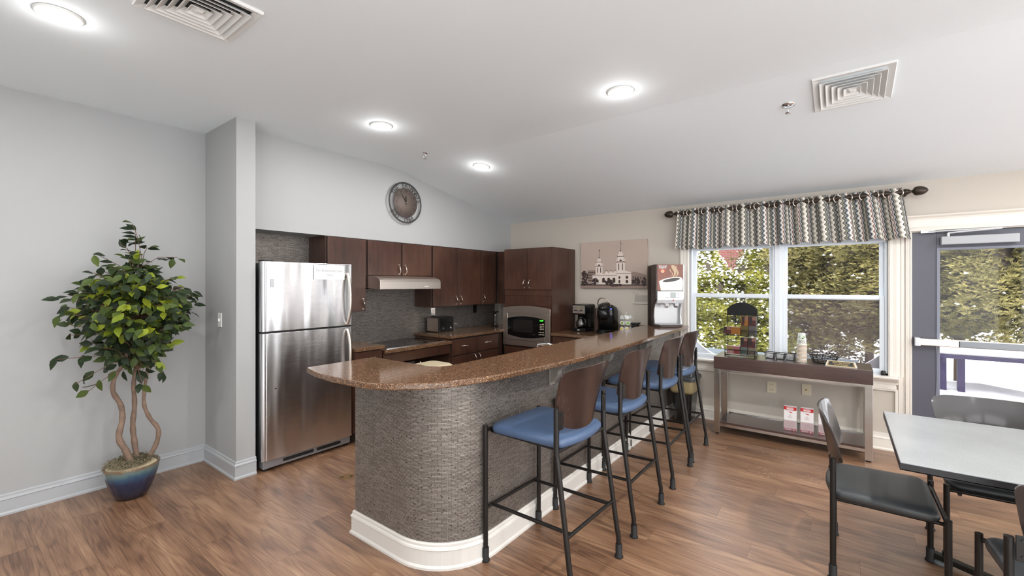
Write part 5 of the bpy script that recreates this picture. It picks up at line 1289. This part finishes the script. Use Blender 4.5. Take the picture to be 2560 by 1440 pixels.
    for s_ in (-1, 1):
        x = s_*(W/2-.030)
        zc = (back0+post_z)/2+.01
        br = part('bracket', MB().box(x-.018, x+.018, pby-.016, pby-.011, zc-.045, zc+.045), M_BLACKM, t, local=True, bevel=.004)
        for zz in (zc-.028, zc+.028): part('screw', MB().lathe([(.006, pby-.016), (.005, pby-.0195)], (x, 0, zz), 10, 'y'), M_BLACKR, br, local=True)
    return t
ST = ['nearest blue-seated bar stool with walnut back, at the curved end of the bar', 'second blue-seated bar stool from the curved end of the bar', 'third blue-seated bar stool from the curved end of the bar', 'farthest blue-seated bar stool, in front of the waste bin']
stool = make_seat_furniture('bar_stool', ST[0], 'stool', .49, .545, .752, .905, .765, 1.088, M_BLUE, M_WALNUT, True, 'bar stools along the bar')
SP = [(2.04, 1.262, -2.5), (2.752, 1.257, 0), (3.512, 1.268, 1), (4.10, 1.283, 0)]
for i, (x, y, a) in enumerate(SP):
    o = stool if i == 0 else copy_tree(stool)
    o.location = (x, y, 0); o.rotation_euler = (0, 0, R(a)); o['label'] = ST[i]
CH = ['charcoal side chair standing at the near end of the grey table, facing right', 'charcoal side chair tucked under the far side of the grey table by the door', 'charcoal side chair on the near side of the table, cut off by the right edge']
chair = make_seat_furniture('side_chair', CH[0], 'chair', .50, .42, .452, .615, .535, .825, M_CHARV, mat('dark_laminate_shell', (50, 46, 46), .28, coat=.5), False, 'chairs around the grey table')
for i, (x, y, a) in enumerate([(3.01, -.175, 180), (3.475, -.69, 92), (2.49, -.72, -90)]):
    o = chair if i == 0 else copy_tree(chair)
    o.location = (x, y, 0); o.rotation_euler = (0, 0, R(a)); o['label'] = CH[i]
tb = thing('dining_table', 'rectangular table with grey wood-grain top and dark edge, right foreground', 'table', (2.95, -.95, 0))
part('tabletop', box(2.49, 3.425, -1.75, -.200, .712, .742), [M_TTOP], tb, bevel=.003)
part('edge_band', MB().sweep([(2.49, -1.75), (3.425, -1.75), (3.425, -.2), (2.49, -.2)], [(-.001, .709), (.0, .709), (.0, .737), (-.001, .737)], 0, closed=True).box(2.489, 3.426, -1.751, -.199, .708, .712), mat('edge_black', (36, 36, 38), .4), tb)
part('column', MB().tube([(2.96, -.95, .05), (2.96, -.95, .70)], .035, 20), M_BLACKM, tb)
part('column_plate', box(2.76, 3.16, -1.15, -.75, .698, .709), M_BLACKM, tb)
for ex, ey in ((3.27, -.40), (2.65, -.40), (3.27, -1.5), (2.65, -1.5)):
    d_ = Vector((ex-2.96, ey+.95, 0)); L_ = d_.length; ang = math.atan2(d_.y, d_.x)
    f_ = part('base_arm', MB().obox(Matrix.Translation((2.96+d_.x/2, -.95+d_.y/2, .038)) @ Matrix.Rotation(ang, 4, 'Z'), L_/2, .022, .014), M_BLACKM, tb, bevel=.004)
    part('glide', MB().lathe([(.03, 0), (.03, .012), (.01, .024)], (2.96+d_.x*.96, -.95+d_.y*.96, 0), 16), mat('glide_grey', (112, 120, 122), .5), f_)

# ------------------------------------------------------------------ FLOOR DRAIN GRILLE
gd = thing('floor_register', 'small round patterned brass floor drain cover near the end of the bar', 'drain cover', (1.937, 3.081, 0))
m_ = MB()
for r_ in (.054, .044, .034, .024, .014): m_.torus((1.937, 3.081, .001), r_, .0022, n=36, k=5, sq=.5)
part('rings', m_, mat('aged_brass', (176, 140, 96), .4, metal=.5), gd)
part('spokes', MB().tube([(1.89, 3.07, .0015), (1.984, 3.092, .0015)], .002, 5).tube([(1.948, 3.034, .0015), (1.926, 3.128, .0015)], .002, 5), mat('aged_brass', (176, 140, 96), .4, metal=.5), gd)
part('well', MB().lathe([(0, .0004), (.056, .0004), (.056, .0008), (0, .0008)], (1.937, 3.081, 0), 32), mat('drain_dark', (40, 30, 24), .8), gd)

# ------------------------------------------------------------------ POTTED FICUS
PXc, PYc = .845, 4.02
pot = thing('potted_ficus', 'artificial ficus tree with twisted trunks in a blue glazed pot by the left wall', 'plant', (PXc, PYc, 0))
def potmat():
    m, nt, b, L = bare('blue_glaze'); tc = N(nt, 'ShaderNodeTexCoord'); sp = N(nt, 'ShaderNodeSeparateXYZ'); n = N(nt, 'ShaderNodeTexNoise', Scale=14, Detail=3)
    L.new(tc.outputs['Object'], sp.inputs[0]); L.new(tc.outputs['Object'], n.inputs['Vector'])
    f = math_node(nt, 'ADD', math_node(nt, 'MULTIPLY', sp.outputs[2], 4.0), math_node(nt, 'MULTIPLY', math_node(nt, 'SUBTRACT', n.outputs[0], .5), .16))
    r = ramp(nt, [(0, (26, 26, 40)), (.5, (34, 42, 72)), (.68, (52, 86, 112)), (.82, (104, 128, 128)), (.9, (120, 104, 82)), (.95, (92, 58, 36))])
    L.new(f, r.inputs[0]); L.new(r.outputs[0], b.inputs['Base Color']); b.inputs['Roughness'].default_value = .12; b.inputs['Coat Weight'].default_value = .6
    return m
vs = []; fs = []; prof = [(.0, .004), (.075, 0), (.09, .010), (.112, .06), (.132, .12), (.146, .175), (.154, .21), (.160, .228), (.157, .234), (.149, .232), (.144, .215), (.0, .20)]
n = 96
for r_, z in prof:
    for k in range(n):
        a = 2*PI*k/n; rr_ = r_*(1+(.022*abs(cos(9*a))**.6-.012)*(1 if .01 < z < .225 and r_ > .085 else 0)); vs.append((PXc+rr_*cos(a), PYc+rr_*sin(a), z))
fs = [(i*n+k, i*n+(k+1) % n, (i+1)*n+(k+1) % n, (i+1)*n+k) for i in range(len(prof)-1) for k in range(n)]
m_ = MB(); m_.add(vs, fs, True); part('pot', m_, potmat(), pot)
part('foam_fill', MB().lathe([(0, .225), (.10, .226), (.136, .222), (.1455, .216)], (PXc, PYc, 0), 40), mat('cream_foam', (206, 188, 156), .8, var=.12, vscale=30), pot)
random.seed(5)
m_ = MB()
for _ in range(1500):
    a = random.random()*2*PI; r0 = .122*math.sqrt(random.random()); x = PXc-.008+r0*cos(a); y = PYc+.012+r0*sin(a); z = .226+.028*(1-(r0/.14)**2)+random.random()*.012
    b_ = random.random()*2*PI; L_ = .02+random.random()*.03; dx, dy = cos(b_), sin(b_); w_ = .0011; up_ = random.uniform(.0, .022)
    pts = [(x, y, z), (x+dx*L_*.5-dy*.006, y+dy*L_*.5+dx*.006, z+up_), (x+dx*L_, y+dy*L_, z+up_*.3)]
    v_ = []
    for p in pts: v_ += [(p[0]-dy*w_, p[1]+dx*w_, p[2]), (p[0]+dy*w_, p[1]-dx*w_, p[2]+.0012)]
    m_.add(v_, [(0, 1, 3, 2), (2, 3, 5, 4)])
part('moss', m_, mat('dry_moss', (112, 104, 82), .9, var=.35, vscale=60), pot, fix=False, kind='stuff')
M_BARK = mat('ficus_bark', (120, 100, 86), .8, bump=1, bscale=60, var=.3, vscale=22)
def P3(u, z, y=0): return (PXc+u, PYc+y, z)
def smooth3(P, n=5):
    out = []
    for i in range(len(P)-1):
        p0, p1, p2, p3 = P[max(0, i-1)], P[i], P[i+1], P[min(len(P)-1, i+2)]
        for k in range(n):
            t = k/n; out.append(tuple(.5*((2*p1[j])+(-p0[j]+p2[j])*t+(2*p0[j]-5*p1[j]+4*p2[j]-p3[j])*t*t+(-p0[j]+3*p1[j]-3*p2[j]+p3[j])*t**3) for j in range(3)))
    out.append(P[-1]); return out
def trunk(pts, r0, r1):
    S = smooth3(pts); k = len(S); return MB().tube(S, r0, 10, rs=[r0+(r1-r0)*i/(k-1)+.0015*sin(i*1.7) for i in range(k)])
part('trunk', trunk([P3(.0, .22, -.03), P3(-.04, .34, -.04), P3(-.075, .44, -.03), P3(-.055, .56, -.02), P3(-.06, .66, 0), P3(-.10, .76, .0), P3(-.09, .86, 0), P3(-.035, .97, 0), P3(-.02, 1.15, 0), P3(.02, 1.45, 0)], .021, .009), M_BARK, pot)
part('trunk', trunk([P3(.035, .22, .02), P3(.02, .38, .03), P3(.01, .50, .02), P3(.02, .64, .02), P3(.015, .80, .02), P3(.035, .95, .02), P3(.06, 1.2, .0), P3(.035, 1.6, 0), P3(.04, 1.74, 0)], .019, .008), M_BARK, pot)
part('trunk', trunk([P3(.085, .22, 0), P3(.135, .34, -.02), P3(.145, .44, -.02), P3(.10, .53, 0), P3(.07, .64, .01), P3(.075, .78, 0), P3(.09, .92, 0), P3(.10, 1.1, 0), P3(.06, 1.4, 0)], .017, .008), M_BARK, pot)
# leaves
def leafmat(name, c1, c2):
    m, nt, b, L = bare(name); oi = N(nt, 'ShaderNodeObjectInfo'); geo = N(nt, 'ShaderNodeTexCoord'); n = N(nt, 'ShaderNodeTexNoise', Scale=9, Detail=2); L.new(geo.outputs['Object'], n.inputs['Vector'])
    f = math_node(nt, 'ADD', math_node(nt, 'MULTIPLY', oi.outputs['Random'], .6), math_node(nt, 'MULTIPLY', n.outputs[0], .4))
    mx = N(nt, 'ShaderNodeMix', data_type='RGBA'); mx.inputs['A'].default_value = rgb(*c1); mx.inputs['B'].default_value = rgb(*c2); L.new(f, mx.inputs['Factor']); L.new(mx.outputs['Result'], b.inputs['Base Color'])
    b.inputs['Roughness'].default_value = .5; b.inputs['Specular IOR Level'].default_value = .25
    return m
LM = [leafmat('leaf_dark', (28, 40, 26), (50, 64, 36)), leafmat('leaf_mid', (50, 66, 28), (84, 98, 42)), leafmat('leaf_bright', (108, 126, 30), (148, 156, 46))]
def leaf_pts(L_, w_, fold_=.25, curl=.18):
    rows = [(0, .02), (.15, .55), (.4, 1.0), (.65, .78), (.85, .35), (1.0, .0)]
    v_ = []
    for t_, ww_ in rows:
        z = -curl*L_*t_*t_; hw = w_*ww_
        v_ += [(-hw, L_*t_, z+hw*fold_), (0, L_*t_, z), (hw, L_*t_, z+hw*fold_)]
    f_ = []
    for i in range(len(rows)-1):
        a = i*3; f_ += [(a, a+1, a+4, a+3), (a+1, a+2, a+5, a+4)]
    return v_, f_
protos = []
for L_, w_ in ((.080, .0225), (.068, .020), (.088, .024)):
    v_, f_ = leaf_pts(L_, w_)
    for lm_ in LM:
        me = bpy.data.meshes.new('leaf'); me.from_pydata(v_, [], f_); me.polygons.foreach_set('use_smooth', [True]*len(f_)); me.materials.append(lm_); protos.append(me)
random.seed(21)
cands = []
tw_ = MB()
def canopy_pt():
    while True:
        a, b_, c_ = random.uniform(-1, 1), random.uniform(-1, 1), random.uniform(-1, 1); d_ = a*a+b_*b_+c_*c_
        if .22 < d_ < 1: return a, b_, c_
branches = []
for k in range(275):
    a, b_, c_ = canopy_pt()
    wid = 1.0 if c_ < .2 else 1-.38*(c_-.2)
    p = Vector((PXc-.01+a*.37*wid, min(4.31, PYc-.05+b_*.33*wid), 1.34+c_*.37))
    if c_ < -.5: p.z = 1.33-.5*.40-(abs(c_)-.5)*.34
    branches.append(p)
for ex in ((0, -.02, 1.93), (.02, .0, 1.86), (-.07, -.03, 1.78), (.08, -.03, 1.77), (-.20, -.10, 1.70), (.24, -.1, 1.70), (-.25, -.12, .80), (-.30, -.1, .86), (.12, -.1, .93), (.15, -.12, .86), (.03, -.14, .80), (-.38, -.1, 1.03)):
    branches += [Vector((PXc+ex[0], PYc+ex[1], ex[2]))]*1
for p in branches:
    root = Vector((PXc+.03+random.uniform(-.03, .03), PYc+random.uniform(-.02, .02), max(.78, min(1.66, p.z-.10+random.uniform(-.12, .02)))))
    if p.z < 1.0: root.z = p.z+.12
    mid = (root+p)/2+Vector((0, 0, .04)); d = (p-root)
    tw_.tube([tuple(root), tuple(mid), tuple(p)], .002, 4, caps=False)
    nl = random.randint(4, 6)
    for q_ in range(nl):
        t_ = 1-.16*q_*random.uniform(.7, 1.2)
        base = root.lerp(mid, t_*2) if t_ < .5 else mid.lerp(p, t_*2-1)
        dirn = (d.normalized()*.55+Vector((random.uniform(-.7, .7), random.uniform(-.7, .5), random.uniform(-1.0, .05)))).normalized()
        if p.z > 1.75: dirn.z = abs(dirn.z)
        base = base+Vector((random.uniform(-.015, .015), random.uniform(-.015, .015), random.uniform(-.015, .015)))
        tip = base+dirn*.085
        if tip.y > 4.335: continue
        rad_ = (base-Vector((PXc, PYc, 1.2))).normalized(); out = rad_*.7+Vector((random.uniform(-.6, .4)-.25, -.55+random.uniform(-.5, .4), random.uniform(.1, .8)))
        cands.append((base, dirn, out))
part('twigs', tw_, mat('twig_brown', (112, 84, 66), .8), pot, kind='stuff')
camv = Vector((0, 0, 1.5))
cands.sort(key=lambda c: (c[0]-camv).length-.25*abs(c[0].x-PXc)-.2*abs(c[0].z-1.35))
bulk = MB()
XFp = Matrix.Translation((PXc, PYc, 0))
for i, (base, d, out) in enumerate(cands):
    yv = d; zv = (out-yv*out.dot(yv)).normalized(); xv = yv.cross(zv)
    Mx = Matrix(((xv.x, yv.x, zv.x, base.x), (xv.y, yv.y, zv.y, base.y), (xv.z, yv.z, zv.z, base.z), (0, 0, 0, 1)))
    # colour classes: yellow-green leaves are likelier mid-canopy, dark ones towards the outside
    near = math.exp(-((base.x-PXc-.0)**2/.07+(base.z-1.33)**2/.09))
    q_ = random.random(); cls = 2 if q_ < .34*near else (1 if q_ < .25+.55*near else 0)
    s_ = random.choice((0, 1, 2))
    if i < 299:
        o = bpy.data.objects.new('leaf', protos[s_*3+cls]); COL.objects.link(o); o.parent = pot; o.matrix_local = XFp.inverted() @ Mx
    else:
        v_, f_ = leaf_pts(.078, .022); bulk.cur = cls; bulk.add([tuple(Mx @ Vector(p)) for p in v_], f_, True)
part('foliage', bulk, LM, pot, fix=False, kind='stuff')

# ------------------------------------------------------------------ OUTSIDE
random.seed(9)
# snowy ground
m_ = MB(); nx_, ny_ = 40, 60
def gz(x, y):
    z = .02+.10*sin(x*.9+1)*cos(y*.7)+.05*sin(x*2.1+y*1.7)
    if x > 7.0: z += .10
    d = math.hypot(x-6.9, y+1.6); z += .16*math.exp(-d*d/1.2)
    z *= min(1, max(0, (x-5.38)/.5))
    return z-.02
vs = [(5.38+i*.55, -14+j*.55, gz(5.38+i*.55, -14+j*.55)) for i in range(nx_+1) for j in range(ny_+1)]
m_.add(vs, [(i*(ny_+1)+j, (i+1)*(ny_+1)+j, (i+1)*(ny_+1)+j+1, i*(ny_+1)+j+1) for i in range(nx_) for j in range(ny_)], True)
sn = part('snow_ground', m_, M_SNOW, None, fix=False); sn['kind'] = 'structure'
st = part('snow_field', MB().box(-40, 60, -60, -5.6, -.3, -.1).box(-60, -3.6, -5.6, 60, -.3, -.1).box(27, 70, -60, 60, -.3, -.02), M_SNOW, None); st['kind'] = 'structure'

def leafm(name, c1, c2, c3):
    m, nt, b, L = bare(name); tc = N(nt, 'ShaderNodeTexCoord'); n = N(nt, 'ShaderNodeTexNoise', Scale=5, Detail=4); n2 = N(nt, 'ShaderNodeTexNoise', Scale=40, Detail=2)
    L.new(tc.outputs['Object'], n.inputs['Vector']); L.new(tc.outputs['Object'], n2.inputs['Vector'])
    f = math_node(nt, 'ADD', math_node(nt, 'MULTIPLY', n.outputs[0], .5), math_node(nt, 'MULTIPLY', n2.outputs[0], .5))
    r = ramp(nt, [(.32, c1), (.5, c2), (.66, c3)]); L.new(f, r.inputs[0]); L.new(r.outputs[0], b.inputs['Base Color']); b.inputs['Roughness'].default_value = .7
    b.inputs['Transmission Weight'].default_value = 0
    return m
ML_Y = leafm('cedar_yellow_green', (74, 76, 34), (128, 130, 54), (176, 172, 84))
ML_G = leafm('cedar_olive', (70, 68, 44), (124, 118, 70), (168, 158, 100))
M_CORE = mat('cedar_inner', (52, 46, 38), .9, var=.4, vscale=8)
M_TRUNK = mat('cedar_trunk', (90, 76, 66), .9)
def cedar(x, y, h, rad, n, m, label, snow=0, z0=.15, bare_=0.0):
    t = thing('arborvitae', label, 'tree', (x, y, 0), 0, 'evergreens beyond the window')
    part('trunk', MB().tube([(x, y, -.05), (x, y, h*.9)], .05, 8, rs=[.06, .02]), M_TRUNK, t)
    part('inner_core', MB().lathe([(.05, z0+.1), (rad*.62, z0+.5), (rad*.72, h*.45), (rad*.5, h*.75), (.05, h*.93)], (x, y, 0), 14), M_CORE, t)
    f_ = MB(); s_ = MB()
    for _ in range(int(n*2.4)):
        tt = random.random()**.85; z = z0+(h-z0)*tt
        R_ = rad*(1-(max(0, tt-.12)/.88)**1.8)*(.8+.2*min(1, tt*6))*(1+.13*sin(3*tt*9+x)+.06*sin(tt*50))
        a = random.random()*2*PI
        if cos(a) > .35 : a += PI   # leaves mostly on the house side
        r_ = R_*random.uniform(.72, 1.05)*(1+.10*sin(5*a+z*3)+.07*sin(11*a-z*5))
        c = Vector((x+r_*cos(a), y+r_*sin(a), z))
        if random.random() < bare_*(1-tt): continue
        u_ = Vector((cos(a), sin(a), random.uniform(-.2, 1.5))).normalized(); side_ = u_.cross(Vector((random.uniform(-.6, .6), random.uniform(-.6, .6), 1))).normalized(); L_ = random.uniform(.038, .088)
        w_ = L_*.13; bs = []
        for k_ in (-1.7, -1.1, -.5, 0, .5, 1.1, 1.7):
            dd_ = (u_+side_*k_*.65).normalized(); sd = dd_.cross(Vector((cos(a), sin(a), .3))).normalized()*w_; ll = L_*(1 if k_ == 0 else .72)
            o_ = side_*k_*L_*.18
            bs.append([tuple(c+o_-sd), tuple(c+o_+sd), tuple(c+o_+dd_*ll)])
        for q_ in bs: f_.add(q_, [(0, 1, 2)])
        if snow and random.random() < .6*snow*(.4+.6*(sin(z*4+y*3+a*2) > .1)):
            k_ = random.uniform(.010, .036); cc = c+Vector((cos(a), sin(a), .5))*.05
            J = lambda: random.uniform(.6, 1.35)*k_
            rg = [tuple(cc+Vector((J()*cos(q*1.2566), J()*sin(q*1.2566), random.uniform(-.5, .1)*k_))) for q in range(5)]
            s_.add(rg+[tuple(cc+Vector((random.uniform(-.4, .4)*k_, random.uniform(-.4, .4)*k_, .6*J()))), tuple(cc+Vector((0, 0, -.7*k_)))], [(q, (q+1) % 5, 5) for q in range(5)]+[((q+1) % 5, q, 6) for q in range(5)], True)
    part('foliage', f_, m, t, fix=False, kind='stuff')
    if s_.v: part('snow_clumps', s_, M_SNOW, t, fix=False, kind='stuff')
    return t
cedar(8.7, 3.05, 2.75, .80, 4600, ML_Y, 'yellow-green snow-dusted evergreen at the left edge of the left window', .22)
cedar(8.6, 2.05, 2.38, .85, 5000, ML_Y, 'low yellow-green evergreen with the heaviest snow clumps, left window', .42)
cedar(8.9, 1.15, 2.35, .80, 4600, ML_Y, 'low snow-dusted evergreen next to the window mullion, before the brick house', .30)
cedar(9.5, .55, 4.6, 1.05, 6500, ML_G, 'tall olive evergreen seen beside the mullion, behind the low ones', .05)
cedar(8.9, -.35, 4.4, 1.0, 6500, ML_G, 'tall olive evergreen filling the left half of the right window', .03, .5, .25)
cedar(8.9, -1.35, 4.4, .98, 6500, ML_G, 'tall olive evergreen filling the right edge of the right window', .03, .6, .3)
cedar(9.1, -2.25, 4.4, .95, 6000, ML_G, 'tall olive evergreen seen through the glass of the door', .03, .7, .3)
cedar(9.3, -3.3, 4.4, .95, 4200, ML_G, 'tall olive evergreen beyond the right edge of the door glass', .02, .5, .2)
cedar(9.0, 4.3, 3.0, .95, 3500, ML_Y, 'yellow-green evergreen mostly hidden left of the window', .2)

# brick house behind
hs = thing('brick_house', 'red brick house gable with white eave seen above the snowy evergreens', 'house', (16, 4.5, 0))
def fy(y, z): return (15.0, y, z)
gab = [(9.0, 0), (1.75, 0), (1.75, 3.05), (3.9, 4.6), (9.0, 4.6)]
m_ = MB(); m_.add([(15.0, y, z) for y, z in gab], [tuple(range(5))]); part('brick_wall', m_, M_BRICK, hs, uv=[(y, z) for y, z in gab], fix=False)
m_ = MB(); m_.add([(15.0, 1.75, 0), (22, 1.75, 0), (22, 1.75, 3.05), (15, 1.75, 3.05)], [(0, 1, 2, 3)]); part('side_wall', m_, mat('stucco', (190, 184, 180), .8), hs)
part('eave_board', MB().prism([(1.35, 2.80), (1.2, 2.90), (3.95, 4.95), (4.0, 4.70)], 'x', 14.7, 15.02).prism([(1.2, 2.72), (1.75, 2.72), (1.75, 2.88), (1.2, 2.88)], 'x', 14.7, 15.1), mat('eave_white', (226, 222, 220), .6), hs)
part('roof', MB().prism([(1.15, 2.92), (4.0, 5.0), (9, 5.0), (9, 5.15), (3.9, 5.15), (1.1, 3.0)], 'x', 14.6, 22), M_SNOW, hs)

# snow drift and slatted bench outside the window
M_SLATE = mat('weathered_slate_boards', (112, 124, 132), .7, var=.12, vscale=12)
ob = thing('outdoor_bench_table', 'grey-blue slatted outdoor table top right outside the window', 'table', (6.1, .9, 0))
for k in range(5): part('slat', box(5.78+k*.125, 5.78+k*.125+.115, -.15, 2.4, .60, .63), M_SLATE, ob, bevel=.002)
part('skirt', box(5.77, 5.79, -.15, 2.4, .52, .60), M_SLATE, ob)
for xx in (5.82, 6.32):
    for yy_ in (-.05, 2.3): part('leg', box(xx-.03, xx+.03, yy_-.03, yy_+.03, -.02, .60), M_SLATE, ob)
def drift(y0, y1, hgt, flip, label, x0=5.345, x1=5.39):
    P = []; n = 14
    for i in range(n+1):
        t_ = i/n; yy_ = y0+(y1-y0)*t_; f_ = (1-t_) if not flip else t_
        P.append((yy_, .668+hgt*(f_**2.2)+.004))
    m_ = MB().prism([(y0, .660), (y1, .660)]+P[::-1], 'x', x0, x1)
    o = part('snow_drift', m_, M_SNOW, None, bevel=.006); tag(o, label, 'snow')
struct('trim_11', box(5.36, 5.42, -.335, 1.385, .60, .668), M_WIN)
drift(1.372, .98, .20, False, 'snow drift heaped in the lower left corner outside the left window')
drift(.86, .56, .22, True, 'snow drift heaped against the mullion outside the left window')
drift(.05, -.315, .20, True, 'snow drift heaped in the lower right corner outside the right window')
# picnic table seen through the door
pt_ = thing('patio_table', 'dark patio table in the snow seen through the door glass below the push bar', 'table', (7.3, -1.4, 0))
M_DKP = mat('dark_patio_metal', (58, 50, 84), .5)
part('top_boards', box(6.95, 7.7, -2.1, -.85, .66, .70), M_DKP, pt_, bevel=.003); part('snow_cap', box(6.97, 7.68, -2.08, -.87, .70, .74), M_SNOW, pt_, bevel=.02)
for xx, yy_ in ((7.02, -.93), (7.02, -1.08), (7.6, -.95), (7.02, -2.0), (7.6, -2.0)): part('leg', box(xx-.03, xx+.03, yy_-.03, yy_+.03, .0, .66), M_DKP, pt_)
part('cross_bar', MB().tube([(7.02, -.93, .28), (7.02, -2.0, .22)], .015, 8), M_DKP, pt_)
